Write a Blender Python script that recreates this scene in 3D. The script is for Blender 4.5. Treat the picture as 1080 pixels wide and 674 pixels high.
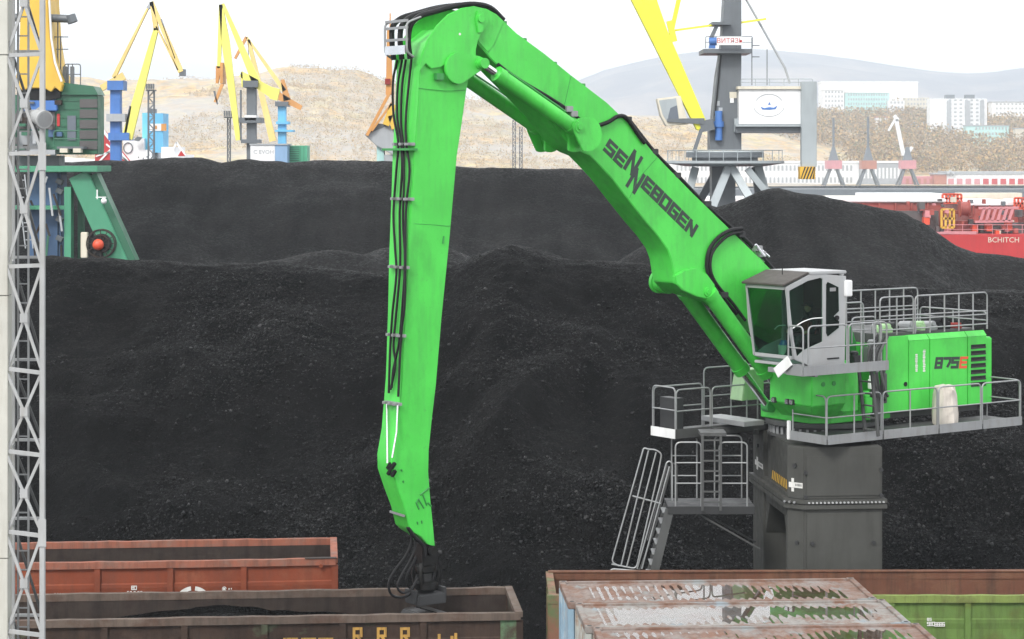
import bpy, bmesh, math, random
import numpy as np
from mathutils import Vector, Matrix

for o in list(bpy.data.objects):
    bpy.data.objects.remove(o, do_unlink=True)
SC = bpy.context.scene
COL = SC.collection
R = math.radians
rnd = random.Random(11)
nrg = np.random.default_rng(7)

# ------------------------------------------------------------------ camera
F, CX, HY, CZ = 2333.0, 540.0, 165.0, 13.5      # focal length in photo pixels, principal column, horizon row, eye height
cam_d = bpy.data.cameras.new('camera')
cam = bpy.data.objects.new('camera', cam_d)
COL.objects.link(cam)
cam.location = (0, 0, CZ)
cam.rotation_euler = (R(90), 0, 0)
cam_d.sensor_width = 36
cam_d.lens = F / 1080 * 36
cam_d.shift_y = -(337 - HY) / 1080
cam_d.clip_start = 0.5
cam_d.clip_end = 40000
SC.camera = cam

# ------------------------------------------------------------------ world, sun, exposure
SUN_EL, SUN_AZ = 42.0, 205.0           # azimuth: compass style, 0 = away from the camera (+Y), clockwise; the sun stands behind the camera, a little left
wd = bpy.data.worlds.new('World')
SC.world = wd
wd.use_nodes = True
nt = wd.node_tree
nt.nodes.clear()
wo = nt.nodes.new('ShaderNodeOutputWorld')
bg = nt.nodes.new('ShaderNodeBackground')
sky = nt.nodes.new('ShaderNodeTexSky')
sky.sky_type = 'NISHITA'
sky.sun_disc = False
sky.sun_elevation = R(SUN_EL)
sky.sun_rotation = R(SUN_AZ)
sky.air_density = 1.0
sky.dust_density = 3.0
tc = nt.nodes.new('ShaderNodeTexCoord')
mp = nt.nodes.new('ShaderNodeMapping')
mp.inputs['Scale'].default_value = (1.0, 1.0, 3.2)
n1 = nt.nodes.new('ShaderNodeTexNoise')
n1.inputs['Scale'].default_value = 3.2
n1.inputs['Detail'].default_value = 7
n1.inputs['Roughness'].default_value = 0.55
cr = nt.nodes.new('ShaderNodeValToRGB')           # thin and thick stretches of one continuous cloud deck
cr.color_ramp.elements[0].position = 0.3
cr.color_ramp.elements[0].color = (0.78, 0.78, 0.78, 1)
cr.color_ramp.elements[1].position = 0.62
cr.color_ramp.elements[1].color = (1, 1, 1, 1)
mx = nt.nodes.new('ShaderNodeMix')
mx.data_type = 'RGBA'
n2 = nt.nodes.new('ShaderNodeTexNoise')
n2.inputs['Scale'].default_value = 5.0
n2.inputs['Detail'].default_value = 6
cr2 = nt.nodes.new('ShaderNodeValToRGB')
cr2.color_ramp.elements[0].position = 0.33
cr2.color_ramp.elements[0].color = (7.4, 7.6, 8.0, 1)
cr2.color_ramp.elements[1].position = 0.50
cr2.color_ramp.elements[1].color = (11.5, 11.5, 11.5, 1)
L = nt.links.new
L(tc.outputs['Generated'], mp.inputs['Vector'])
L(mp.outputs['Vector'], n1.inputs['Vector'])
L(mp.outputs['Vector'], n2.inputs['Vector'])
L(n1.outputs['Fac'], cr.inputs['Fac'])
L(n2.outputs['Fac'], cr2.inputs['Fac'])
L(cr.outputs['Color'], mx.inputs[0])
L(sky.outputs['Color'], mx.inputs[6])
L(cr2.outputs['Color'], mx.inputs[7])
L(mx.outputs[2], bg.inputs['Color'])
bg.inputs['Strength'].default_value = 0.095
L(bg.outputs['Background'], wo.inputs['Surface'])

sd = bpy.data.lights.new('sun', 'SUN')
sd.energy = 1.5
sd.angle = R(14)
sd.color = (1.0, 0.965, 0.91)
sun = bpy.data.objects.new('sun', sd)
COL.objects.link(sun)
sv = Vector((math.sin(R(SUN_AZ)) * math.cos(R(SUN_EL)), math.cos(R(SUN_AZ)) * math.cos(R(SUN_EL)), math.sin(R(SUN_EL))))
sun.rotation_euler = sv.to_track_quat('Z', 'Y').to_euler()
sun.location = (0, 0, 120)

SC.view_settings.view_transform = 'Standard'
SC.view_settings.look = 'None'
SC.view_settings.gamma = 1
SC.view_settings.exposure = 0.98
SC.cycles.use_denoising = True
SC.cycles.max_bounces = 8
SC.cycles.volume_bounces = 0
SC.cycles.transparent_max_bounces = 12

# ------------------------------------------------------------------ helpers
def W(px, py, Y):
    """point of the place that the photo shows at (px, py) when it stands Y metres from the lens"""
    return Vector(((px - CX) / F * Y, Y, CZ - (py - HY) / F * Y))

def vadd(a, b): return (a[0] + b[0], a[1] + b[1], a[2] + b[2])

class MB:
    def __init__(s, xf=None):
        s.v, s.f, s.xf = [], [], xf
    def add(s, vs, fs):
        b = len(s.v)
        for p in vs:
            s.v.append(tuple(s.xf(*p)) if s.xf else tuple(p))
        s.f += [tuple(b + i for i in f) for f in fs]
        return s
    def box(s, x0, x1, y0, y1, z0, z1):
        vs = [(x, y, z) for z in (z0, z1) for y in (y0, y1) for x in (x0, x1)]
        return s.add(vs, [(0, 2, 3, 1), (4, 5, 7, 6), (0, 1, 5, 4), (2, 6, 7, 3), (0, 4, 6, 2), (1, 3, 7, 5)])
    def loft(s, A, B):
        n = len(A)
        return s.add(list(A) + list(B), [tuple(range(n - 1, -1, -1)), tuple(range(n, 2 * n))] + [(i, (i + 1) % n, n + (i + 1) % n, n + i) for i in range(n)])
    def prism(s, poly, vec):
        return s.loft(poly, [vadd(p, vec) for p in poly])
    def beam(s, p0, p1, w, h, up=(0, 0, 1), w1=None, h1=None):
        p0, p1, up = Vector(p0), Vector(p1), Vector(up)
        d = (p1 - p0).normalized()
        x = d.cross(up)
        if x.length < 1e-4: x = d.cross(Vector((0, 1, 0)))
        x.normalize()
        y = x.cross(d)
        w1 = w if w1 is None else w1
        h1 = h if h1 is None else h1
        def ring(p, w, h): return [tuple(p + x * a * w / 2 + y * b * h / 2) for a, b in ((-1, -1), (1, -1), (1, 1), (-1, 1))]
        return s.loft(ring(p0, w, h), ring(p1, w1, h1))
    def cyl(s, p0, p1, r0, r1=None, n=16):
        return s.tube([p0, p1], r0, n, r1)
    def tube(s, pts, r, n=8, r1=None, closed=False):
        P = [Vector(p) for p in pts]
        m = len(P)
        b = []
        prev = None
        for i, p in enumerate(P):
            if closed: t = P[(i + 1) % m] - P[i - 1]
            else: t = P[min(i + 1, m - 1)] - P[max(i - 1, 0)]
            t.normalize()
            if prev is None:
                x = t.cross(Vector((0, 0, 1)))
                if x.length < 0.05: x = t.cross(Vector((0, 1, 0)))
            else:
                x = prev - t * prev.dot(t)
            x.normalize(); prev = x
            y = t.cross(x)
            rr = r if r1 is None else r + (r1 - r) * i / (m - 1)
            b += [tuple(p + (x * math.cos(2 * math.pi * k / n) + y * math.sin(2 * math.pi * k / n)) * rr) for k in range(n)]
        fs = []
        for i in range(m if closed else m - 1):
            j = (i + 1) % m
            fs += [(i * n + k, i * n + (k + 1) % n, j * n + (k + 1) % n, j * n + k) for k in range(n)]
        if not closed:
            fs += [tuple(range(n - 1, -1, -1)), tuple((m - 1) * n + k for k in range(n))]
        return s.add(b, fs)
    def lathe(s, c, prof, n=20):
        vs = [(c[0] + r * math.cos(2 * math.pi * k / n), c[1] + r * math.sin(2 * math.pi * k / n), c[2] + z) for r, z in prof for k in range(n)]
        m = len(prof)
        fs = [(i * n + k, i * n + (k + 1) % n, (i + 1) * n + (k + 1) % n, (i + 1) * n + k) for i in range(m - 1) for k in range(n)]
        fs += [tuple(range(n - 1, -1, -1)), tuple((m - 1) * n + k for k in range(n))]
        return s.add(vs, fs)
    def frame(s, outer, inner, vec):
        """a plate with a hole: two loops of equal length, given thickness vec"""
        n = len(outer)
        vs = list(outer) + list(inner) + [vadd(p, vec) for p in outer] + [vadd(p, vec) for p in inner]
        fs = []
        for i in range(n):
            j = (i + 1) % n
            fs += [(i, j, n + j, n + i), (2 * n + j, 2 * n + i, 3 * n + i, 3 * n + j), (i, 2 * n + i, 2 * n + j, j), (n + j, 3 * n + j, 3 * n + i, n + i)]
        return s.add(vs, fs)
    def ball(s, c, r, n=8, sc=(1, 1, 1)):
        prof = [(r * math.sin(math.pi * (i + 0.02) / (n + 0.04)), -r * math.cos(math.pi * (i + .02) / (n + .04))) for i in range(n + 1)]
        t = MB(); t.lathe((0, 0, 0), prof, n * 2)
        return s.add([(c[0] + x * sc[0], c[1] + y * sc[1], c[2] + z * sc[2]) for x, y, z in t.v], t.f)
    def build(s, name, mat, parent=None, bevel=0.0, smooth=None, seg=2):
        me = bpy.data.meshes.new(name)
        org = Vector((0, 0, 0))
        q = parent
        while q is not None:
            org += q.location; q = q.parent
        me.from_pydata([(x - org.x, y - org.y, z - org.z) for x, y, z in s.v], [], s.f)
        bm = bmesh.new(); bm.from_mesh(me)
        bmesh.ops.recalc_face_normals(bm, faces=bm.faces)
        if bevel:
            es = [e for e in bm.edges if len(e.link_faces) == 2 and e.calc_face_angle(0) > R(38)]
            bmesh.ops.bevel(bm, geom=es, offset=bevel, segments=seg, affect='EDGES', clamp_overlap=True)
        bm.to_mesh(me); bm.free()
        if smooth or (bevel and smooth is None):
            me.polygons.foreach_set('use_smooth', [True] * len(me.polygons))
            me.set_sharp_from_angle(angle=R(34))
        me.materials.append(M[mat])
        o = bpy.data.objects.new(name, me)
        COL.objects.link(o)
        if parent is not None: o.parent = parent
        return o

def rounded(pts, r=0.12, k=4):
    """polyline with rounded corners"""
    P = [Vector(p) for p in pts]
    out = [P[0]]
    for i in range(1, len(P) - 1):
        a, b, c = P[i - 1], P[i], P[i + 1]
        d0, d1 = (a - b), (c - b)
        q = min(r, d0.length * .45, d1.length * .45)
        s0, s1 = b + d0.normalized() * q, b + d1.normalized() * q
        for j in range(k + 1):
            t = j / k
            out.append(s0 * (1 - t) ** 2 + b * 2 * t * (1 - t) + s1 * t * t)
    out.append(P[-1])
    return out

def spline(pts, k=6):
    """Catmull-Rom through the points"""
    P = [Vector(p) for p in pts]
    P = [P[0] * 2 - P[1]] + P + [P[-1] * 2 - P[-2]]
    out = []
    for i in range(1, len(P) - 2):
        for j in range(k):
            t = j / k
            out.append(0.5 * ((2 * P[i]) + (P[i + 1] - P[i - 1]) * t + (2 * P[i - 1] - 5 * P[i] + 4 * P[i + 1] - P[i + 2]) * t * t + (3 * P[i] - P[i - 1] - 3 * P[i + 1] + P[i + 2]) * t ** 3))
    out.append(P[-2])
    return out

def tag(o, label, cat, group=None, kind=None):
    if label: o['label'] = label
    if cat: o['category'] = cat
    if group: o['group'] = group
    if kind: o['kind'] = kind
    return o

def thing(name, label, cat, loc=(0, 0, 0), group=None):
    o = bpy.data.objects.new(name, None)
    o.empty_display_size = 0.3
    COL.objects.link(o)
    o.location = loc
    return tag(o, label, cat, group)

# ------------------------------------------------------------------ materials
M = {}
class NT:
    def __init__(s, name):
        m = bpy.data.materials.new(name); m.use_nodes = True
        s.m, s.t = m, m.node_tree
        s.b = s.t.nodes['Principled BSDF']
        s.c = None
        M[name] = m
    def n(s, typ, **kw):
        nd = s.t.nodes.new('ShaderNode' + typ)
        for k, v in kw.items():
            if hasattr(nd, k): setattr(nd, k, v)
            else: nd.inputs[k.replace('_', ' ')].default_value = v
        return nd
    def l(s, a, b): s.t.links.new(a, b)
    def co(s, scale=(1, 1, 1), rot=(0, 0, 0)):
        if s.c is None: s.c = s.n('TexCoord')
        mp = s.n('Mapping'); mp.inputs['Scale'].default_value = scale; mp.inputs['Rotation'].default_value = rot
        s.l(s.c.outputs['Object'], mp.inputs['Vector'])
        return mp.outputs['Vector']
    def noise(s, scale, detail=4, rough=.55, vec=None):
        n = s.n('TexNoise', Scale=scale, Detail=detail, Roughness=rough)
        s.l(vec if vec is not None else s.co(), n.inputs['Vector'])
        return n.outputs['Fac']
    def ramp(s, fac, *stops):
        r = s.n('ValToRGB')
        e = r.color_ramp.elements
        while len(e) < len(stops): e.new(0.5)
        for q, (p, c) in zip(e, stops):
            q.position = p
            q.color = (c, c, c, 1) if isinstance(c, (int, float)) else (*c, 1)
        s.l(fac, r.inputs['Fac'])
        return r.outputs['Color']
    def mix(s, fac, a, b, mode='MIX'):
        m = s.n('Mix', data_type='RGBA', blend_type=mode)
        for i, v in ((0, fac), (6, a), (7, b)):
            if isinstance(v, (int, float)): m.inputs[i].default_value = v
            elif isinstance(v, tuple): m.inputs[i].default_value = (*v, 1)
            else: s.l(v, m.inputs[i])
        return m.outputs[2]
    def col(s, v):
        if isinstance(v, tuple): s.b.inputs['Base Color'].default_value = (*v, 1)
        else: s.l(v, s.b.inputs['Base Color'])
    def rough(s, v):
        if isinstance(v, (int, float)): s.b.inputs['Roughness'].default_value = v
        else: s.l(v, s.b.inputs['Roughness'])
    def bump(s, h, strength=.3, dist=.02):
        b = s.n('Bump', Strength=strength, Distance=dist)
        s.l(h, b.inputs['Height']); s.l(b.outputs['Normal'], s.b.inputs['Normal'])

def paint(name, col, rough=.45, dirt=.35, dirtcol=None, metal=0.0, scale=1.0, bump=.05, spec=.5, grime=0.0):
    """paint with blotchy fading, downward dirt streaks and a little orange-peel"""
    t = NT(name)
    fade = t.ramp(t.noise(0.9 * scale, 5), (0.3, tuple(c * .86 for c in col)), (0.7, tuple(min(1, c * 1.07) for c in col)))
    st = t.ramp(t.noise(3.0 * scale, 6, .65, t.co((1.6, 1.6, .22))), (0.48, 0.0), (0.74, 1.0))
    dm = t.n('Math', operation='MULTIPLY'); dm.inputs[1].default_value = dirt
    t.l(st, dm.inputs[0])
    dc = dirtcol or tuple(c * .35 + .012 for c in col)
    t.col(t.mix(dm.outputs[0], fade, dc))
    t.rough(t.ramp(t.noise(4 * scale, 4), (.3, max(0, rough - .1)), (.7, min(1, rough + .12))))
    t.b.inputs['Metallic'].default_value = metal
    t.b.inputs['Specular IOR Level'].default_value = spec
    if bump: t.bump(t.noise(9 * scale, 3), bump, .02)
    if grime:
        gf = t.ramp(t.noise(.55 * scale, 8, .68, t.co((1, 1, .5))), (.52, 0.0), (.74, grime))
        sc_ = t.ramp(t.noise(7 * scale, 3, .5, t.co((2.5, .25, 2.5), (0, .6, .5))), (.66, 0.0), (.72, grime * .6))
        c0 = t.b.inputs['Base Color'].links[0].from_socket
        c0 = t.mix(gf, c0, tuple(c * .28 + .01 for c in col)); c0 = t.mix(sc_, c0, tuple(c * .5 + .02 for c in col))
        t.col(c0)
    return t

paint('green', (0.060, 0.53, 0.062), .40, .42, (0.05, 0.27, 0.055), grime=.62)
paint('green_dark', (0.03, 0.24, 0.05), .5, .3)
paint('green_pale', (0.33, 0.52, 0.28), .5, .3)
paint('black_rubber', (0.008, 0.008, 0.009), .5, .2, bump=.1, spec=.25)
paint('black_grease', (0.006, 0.006, 0.006), .35, .5, (0.015, .013, .01), bump=.5, spec=.35)
paint('dark_steel', (0.035, 0.036, 0.038), .5, .4, spec=.25)
paint('white_paint', (0.72, 0.73, 0.74), .4, .3, (.35, .33, .3))
paint('galv', (0.30, 0.31, 0.32), .45, .5, (.18, .16, .14), metal=.45)
paint('cab_grey', (0.33, 0.34, 0.35), .4, .3, (.3, .28, .26))
paint('galv_dull', (0.075, 0.077, 0.078), .55, .5, (.04, .04, .04), spec=.25)
paint('pylon_grey', (0.060, 0.061, 0.057), .6, .45, (.034, .033, .03), spec=.2, grime=.4)
paint('roof_grey', (0.06, 0.052, 0.048), .7, .3)
paint('logo_grey', (0.022, 0.035, 0.03), .5, .1)
paint('red_paint', (0.62, 0.075, 0.03), .45, .2)
paint('white_mark', (0.62, 0.62, 0.60), .6, .4)
paint('yellow_mark', (0.42, 0.24, 0.05), .8, .9, (.09, .055, .03), scale=2.5)
paint('hazard_yellow', (0.70, 0.42, 0.04), .6, .4)
paint('hazard_black', (0.015, 0.015, 0.015), .6, .2)
paint('sack', (0.55, 0.51, 0.46), .85, .5, (.22, .18, .15), bump=.4)
paint('mast_white', (0.34, 0.35, 0.355), .5, .35, (.22, .19, .15), scale=1.5)
paint('mast_concrete', (0.46, 0.46, 0.42), .8, .35, (.28, .25, .2))
paint('chrome', (0.75, 0.76, 0.78), .15, .05, metal=1.0)
paint('skin', (0.5, 0.26, 0.18), .6, .1)
paint('cloth_dark', (0.03, 0.035, 0.05), .9, .1)
paint('cloth_red', (0.25, 0.03, 0.025), .9, .1)
paint('blue_plastic', (0.02, 0.12, 0.42), .4, .2)

def rust(name, base, rustc, dark, amount=.5, patch=None):
    t = NT(name)
    a = t.ramp(t.noise(0.8, 6, .6), (.35, base), (.65, tuple(c * 1.25 for c in base)))
    rf = t.ramp(t.noise(1.7, 8, .68), (.62 - amount * .3, 0.0), (.78 - amount * .3, 1.0))
    a = t.mix(rf, a, rustc)
    sf = t.ramp(t.noise(2.2, 8, .7, t.co((1.8, 1.8, .25))), (.47, 0.0), (.75, .85))
    a = t.mix(sf, a, dark)
    if patch:
        pf = t.ramp(t.noise(1.15, 6, .62, t.co((1, 1, 1.3))), (.57, 0.0), (.66, 1.0))
        a = t.mix(pf, a, patch)
    t.col(a)
    t.rough(t.ramp(t.noise(5, 5), (.3, .6), (.7, .92)))
    t.b.inputs['Specular IOR Level'].default_value = .2
    t.bump(t.noise(14, 6, .7), .35, .012)
    return t
rust('wagon_red', (0.175, 0.044, 0.022), (0.22, 0.075, 0.04), (0.12, 0.045, 0.03), .35)
rust('wagon_red_rim', (0.22, 0.08, 0.052), (0.20, 0.11, 0.085), (0.05, 0.035, 0.03), .5)
rust('wagon_brown', (0.045, 0.029, 0.022), (0.034, 0.022, 0.017), (0.016, 0.013, 0.012), .6, (0.065, 0.075, 0.048))
rust('wagon_brown_rim', (0.10, 0.076, 0.062), (0.08, 0.05, 0.038), (0.04, 0.032, 0.028), .5)
rust('wagon_inside', (0.036, 0.027, 0.023), (0.026, 0.018, 0.016), (0.011, 0.010, 0.009), .5)
rust('wagon_inside_rust', (0.11, 0.048, 0.03), (0.15, 0.075, 0.045), (0.045, 0.028, 0.02), .5)
rust('wagon_green', (0.095, 0.16, 0.042), (0.095, 0.125, 0.034), (0.055, 0.065, 0.024), .35)
rust('wagon_green_rim', (0.15, 0.20, 0.055), (0.12, 0.14, 0.045), (0.07, 0.06, 0.03), .35)
rust('wagon_green_patch', (0.10, 0.18, 0.10), (0.06, 0.045, 0.03), (0.05, 0.045, 0.035), .6)
rust('wagon_end_rust', (0.18, 0.09, 0.06), (0.10, 0.13, 0.06), (0.06, 0.04, 0.03), .6)
rust('roof_rust', (0.15, 0.085, 0.062), (0.20, 0.165, 0.15), (0.085, 0.042, 0.028), .7, (0.19, 0.20, 0.20))
rust('roof_rust_pale', (0.20, 0.19, 0.18), (0.16, 0.09, 0.065), (0.11, 0.07, 0.052), .5, (0.20, 0.23, 0.25))
rust('container_blue', (0.20, 0.30, 0.38), (0.36, 0.40, 0.42), (0.12, 0.08, 0.06), .4)
rust('container_grey', (0.33, 0.35, 0.33), (0.24, 0.14, 0.09), (0.1, 0.08, 0.07), .4)
rust('bogie_steel', (0.035, 0.03, 0.028), (0.05, 0.03, 0.02), (0.02, 0.018, 0.016), .5)

def coal(name, tone=1.0, dust=0.0, cell=9.0):
    t = NT(name)
    v = t.n('TexVoronoi', Scale=cell); t.l(t.co(), v.inputs['Vector'])
    v2 = t.n('TexVoronoi', Scale=cell * 2.6); t.l(t.co(), v2.inputs['Vector'])
    lump = t.ramp(v.outputs['Color'], (.1, .010 * tone), (.9, .026 * tone))
    big = t.ramp(t.noise(.16, 6, .6), (.35, .75), (.68, 1.25))
    a = t.mix(1.0, lump, big, 'MULTIPLY')
    sl = t.ramp(t.noise(1.1, 6, .6, t.co((1.0, .13, .13), (0, 0, .22))), (.35, .5), (.65, 1.5))
    a = t.mix(1.0, a, sl, 'MULTIPLY')
    df = t.ramp(t.noise(.35, 7, .62), (.48, 0.0), (.72, .25 + dust))
    a = t.mix(df, a, (.050 * tone, .046 * tone, .045 * tone))
    t.col(a)
    t.rough(t.ramp(v.outputs['Color'], (.2, .38), (.8, .72)))
    t.b.inputs['Specular IOR Level'].default_value = .03
    h = t.n('Math', operation='ADD')
    t.l(v.outputs['Distance'], h.inputs[0]); t.l(v2.outputs['Distance'], h.inputs[1])
    inv = t.n('Math', operation='MULTIPLY'); inv.inputs[1].default_value = -1
    t.l(h.outputs[0], inv.inputs[0])
    b = t.n('Bump', Strength=.9, Distance=.05); t.l(inv.outputs[0], b.inputs['Height'])
    # each lump's faces lean their own way
    sub = t.n('VectorMath', operation='SUBTRACT'); sub.inputs[1].default_value = (.5, .5, .5)
    t.l(v2.outputs['Color'], sub.inputs[0])
    scl = t.n('VectorMath', operation='SCALE'); scl.inputs['Scale'].default_value = .55; t.l(sub.outputs[0], scl.inputs[0])
    ad = t.n('VectorMath', operation='ADD'); t.l(b.outputs['Normal'], ad.inputs[0]); t.l(scl.outputs[0], ad.inputs[1])
    nm = t.n('VectorMath', operation='NORMALIZE'); t.l(ad.outputs[0], nm.inputs[0])
    t.l(nm.outputs[0], t.b.inputs['Normal'])
coal('coal_coarse', .21, 0.08, 15.0)
coal('coal_fine', .40, 0.12, 8.0)
coal('coal_dusty', .36, 0.3, 8.0)
t = NT('coal_lump')
gi = t.n('NewGeometry')
t.col(t.ramp(gi.outputs['Random Per Island'], (0.0, (.002, .002, .0022)), (.65, (.005, .005, .0055)), (.92, (.013, .013, .014)), (1.0, (.045, .045, .046))))
t.rough(t.ramp(gi.outputs['Random Per Island'], (0.0, .6), (1.0, .28)))
t.b.inputs['Specular IOR Level'].default_value = .16

def glassy(name, tint, ior=1.5, rough=.01):
    m = bpy.data.materials.new(name); m.use_nodes = True; M[name] = m
    t = m.node_tree; t.nodes.clear()
    o = t.nodes.new('ShaderNodeOutputMaterial'); mxs = t.nodes.new('ShaderNodeMixShader')
    tr = t.nodes.new('ShaderNodeBsdfTransparent'); gl = t.nodes.new('ShaderNodeBsdfGlossy'); lw = t.nodes.new('ShaderNodeLayerWeight'); lw.inputs['Blend'].default_value = .5
    pw = t.nodes.new('ShaderNodeMath'); pw.operation = 'POWER'; pw.inputs[1].default_value = 4.6; fr = t.nodes.new('ShaderNodeMath'); fr.operation = 'MULTIPLY_ADD'
    r0 = ((ior - 1) / (ior + 1)) ** 2; fr.inputs[1].default_value = 1 - r0; fr.inputs[2].default_value = r0      # Schlick reflectance, alike from both sides of the pane
    t.links.new(lw.outputs['Facing'], pw.inputs[0]); t.links.new(pw.outputs[0], fr.inputs[0])
    tr.inputs['Color'].default_value = (*tint, 1); gl.inputs['Roughness'].default_value = rough
    t.links.new(fr.outputs[0], mxs.inputs[0]); t.links.new(tr.outputs[0], mxs.inputs[1]); t.links.new(gl.outputs[0], mxs.inputs[2])
    t.links.new(mxs.outputs[0], o.inputs[0])
glassy('cab_glass', (.53, .72, .63), 1.5)
glassy('rain_water', (.62, .58, .54), 1.6, .004)

t = NT('yard_ground')
t.col(t.ramp(t.noise(.4, 8, .7), (.3, (.018, .017, .017)), (.7, (.05, .047, .045)))); t.rough(.9)
t.bump(t.noise(6, 6), .5, .03)
t = NT('sea')
t.col((.03, .045, .055)); t.rough(.12)
t.bump(t.noise(.5, 5, .6, t.co((1, .35, 1))), .35, .25)
paint('concrete', (.30, .29, .27), .9, .4, (.14, .13, .12))

# ------------------------------------------------------------------ lettering
def strokes(txt):
    G = {'S': [[(.8, 1), (0, 1), (0, .5), (.8, .5), (.8, 0), (0, 0)]], 'E': [[(.8, 1), (0, 1), (0, 0), (.8, 0)], [(0, .5), (.72, .5)]],
         'N': [[(0, 0), (0, 1)], [(0, 1), (.8, 0)], [(.8, 0), (.8, 1)]], 'B': [[(0, 0), (0, 1), (.8, 1), (.8, 0), (0, 0)], [(0, .5), (.8, .5)]],
         'O': [[(0, 0), (0, 1), (.8, 1), (.8, 0), (0, 0)]], 'G': [[(.8, 1), (0, 1), (0, 0), (.8, 0), (.8, .5), (.42, .5)]],
         '8': [[(0, 0), (0, 1), (.8, 1), (.8, 0), (0, 0)], [(0, .5), (.8, .5)]], '7': [[(0, 1), (.8, 1), (.8, .6), (.5, 0)]],
         '5': [[(.8, 1), (0, 1), (0, .52), (.8, .52), (.8, 0), (0, 0)]], 'R': [[(0, 0), (0, 1), (.66, 1), (.66, .48), (0, .48)], [(.3, .48), (.74, 0)]],
         'C': [[(.8, 1), (0, 1), (0, 0), (.8, 0)]], 'H': [[(0, 0), (0, 1)], [(.8, 0), (.8, 1)], [(0, .5), (.8, .5)]], 'I': [[(.4, 0), (.4, 1)]],
         'T': [[(0, 1), (.8, 1)], [(.4, 1), (.4, 0)]]}
    return G[txt]

def write(mb, items, org, ux, uy, nrm, t=.2):
    """block letters: items = (char, x, y, w, h) in units of ux / uy on the plane through org; raised a few mm along nrm"""
    org, ux, uy, nrm = Vector(org), Vector(ux), Vector(uy), Vector(nrm).normalized()
    k = 0
    for ch, x, y, w, h in items:
        for pl in strokes(ch):
            for (a, b), (c, d) in zip(pl, pl[1:]):
                q = []
                p0 = Vector((x + (t / 2 + a * (1 - t) / .8) * w if True else 0, y + t / 2 * 1 + b * (h - t)))
                p1 = Vector((x + (t / 2 + c * (1 - t) / .8) * w, y + t / 2 + d * (h - t)))
                dv = (p1 - p0).normalized(); sd_ = Vector((-dv.y, dv.x)) * t / 2
                ext = dv * t / 2 if abs(dv.x) < .01 or abs(dv.y) < .01 else dv * .0
                q = [p0 - ext + sd_, p0 - ext - sd_, p1 + ext - sd_, p1 + ext + sd_]
                lo = [org + ux * v.x + uy * v.y + nrm * .001 for v in q]
                k += 1
                hi = [p + nrm * (.004 + .0006 * (k % 11)) for p in lo]
                mb.loft([tuple(p) for p in lo], [tuple(p) for p in hi])
    return mb

def font_mesh(txt, org, ux, uy, size, mat, name, parent, ext=.004, align='CENTER'):
    cu = bpy.data.curves.new(name, 'FONT'); cu.body = txt; cu.size = 1.0; cu.align_x = align; cu.align_y = 'CENTER'; cu.resolution_u = 2
    ob = bpy.data.objects.new('tmp_text', cu); COL.objects.link(ob)
    bpy.context.view_layer.update()
    me = ob.to_mesh()
    ux, uy = Vector(ux).normalized() * size, Vector(uy).normalized() * size
    nz = ux.cross(uy).normalized()
    mb = MB()
    mb.add([tuple(Vector(org) + ux * v.co.x + uy * v.co.y + nz * ext) for v in me.vertices], [tuple(p.vertices) for p in me.polygons])
    ob.to_mesh_clear()
    bpy.data.objects.remove(ob); bpy.data.curves.remove(cu)
    return mb.build(name, mat, parent)

# ================================================================== THE SETTING
def vnoise(x, y, seed=0):
    xi, yi = np.floor(x).astype(np.int64), np.floor(y).astype(np.int64)
    xf, yf = x - xi, y - yi
    def h(a, b):
        n = (a * 374761393 + b * 668265263 + seed * 974634777) & 0xffffffff
        n = ((n ^ (n >> 13)) * 1274126177) & 0xffffffff
        return ((n ^ (n >> 16)) & 0xffff) / 65535.0
    u, v = xf * xf * (3 - 2 * xf), yf * yf * (3 - 2 * yf)
    return (h(xi, yi) * (1 - u) + h(xi + 1, yi) * u) * (1 - v) + (h(xi, yi + 1) * (1 - u) + h(xi + 1, yi + 1) * u) * v
def fbm(x, y, octv=4, seed=0, gain=.5):
    s, a, t = 0.0, 1.0, 0.0
    for i in range(octv):
        s = s + a * (vnoise(x * 2 ** i + 17.3 * i, y * 2 ** i - 9.1 * i, seed + i) - .5); t += a; a *= gain
    return s / t * 2

def grid_object(name, mat, X, Y, Z, keep=None, smooth=True, parent=None):
    ny, nx = Z.shape
    co = np.stack([X, Y, Z], -1).reshape(-1, 3)
    i = np.arange(ny * nx).reshape(ny, nx)
    q = np.stack([i[:-1, :-1], i[:-1, 1:], i[1:, 1:], i[1:, :-1]], -1).reshape(-1, 4)
    if keep is not None:
        k = keep.reshape(-1)[q].any(1); q = q[k]
    me = bpy.data.meshes.new(name)
    me.vertices.add(len(co)); me.vertices.foreach_set('co', co.astype(np.float32).ravel())
    me.loops.add(q.size); me.loops.foreach_set('vertex_index', q.astype(np.int32).ravel())
    me.polygons.add(len(q)); me.polygons.foreach_set('loop_start', np.arange(0, q.size, 4, dtype=np.int32))
    me.update(calc_edges=True)
    me.polygons.foreach_set('use_smooth', np.full(len(q), smooth))
    me.materials.append(M[mat])
    o = bpy.data.objects.new(name, me); COL.objects.link(o)
    if parent: o.parent = parent
    return o

# ground, quay and water
tag(MB().box(-400, 400, -60, 222, -6, 0).build('ground', 'yard_ground'), 'dark coal-dusted yard ground and quay', None, kind='structure')
tag(MB().box(-8800, 8800, 223, 8100, -9, -5).build('water', 'sea'), 'grey bay water beyond the quay', None, kind='structure')

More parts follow.
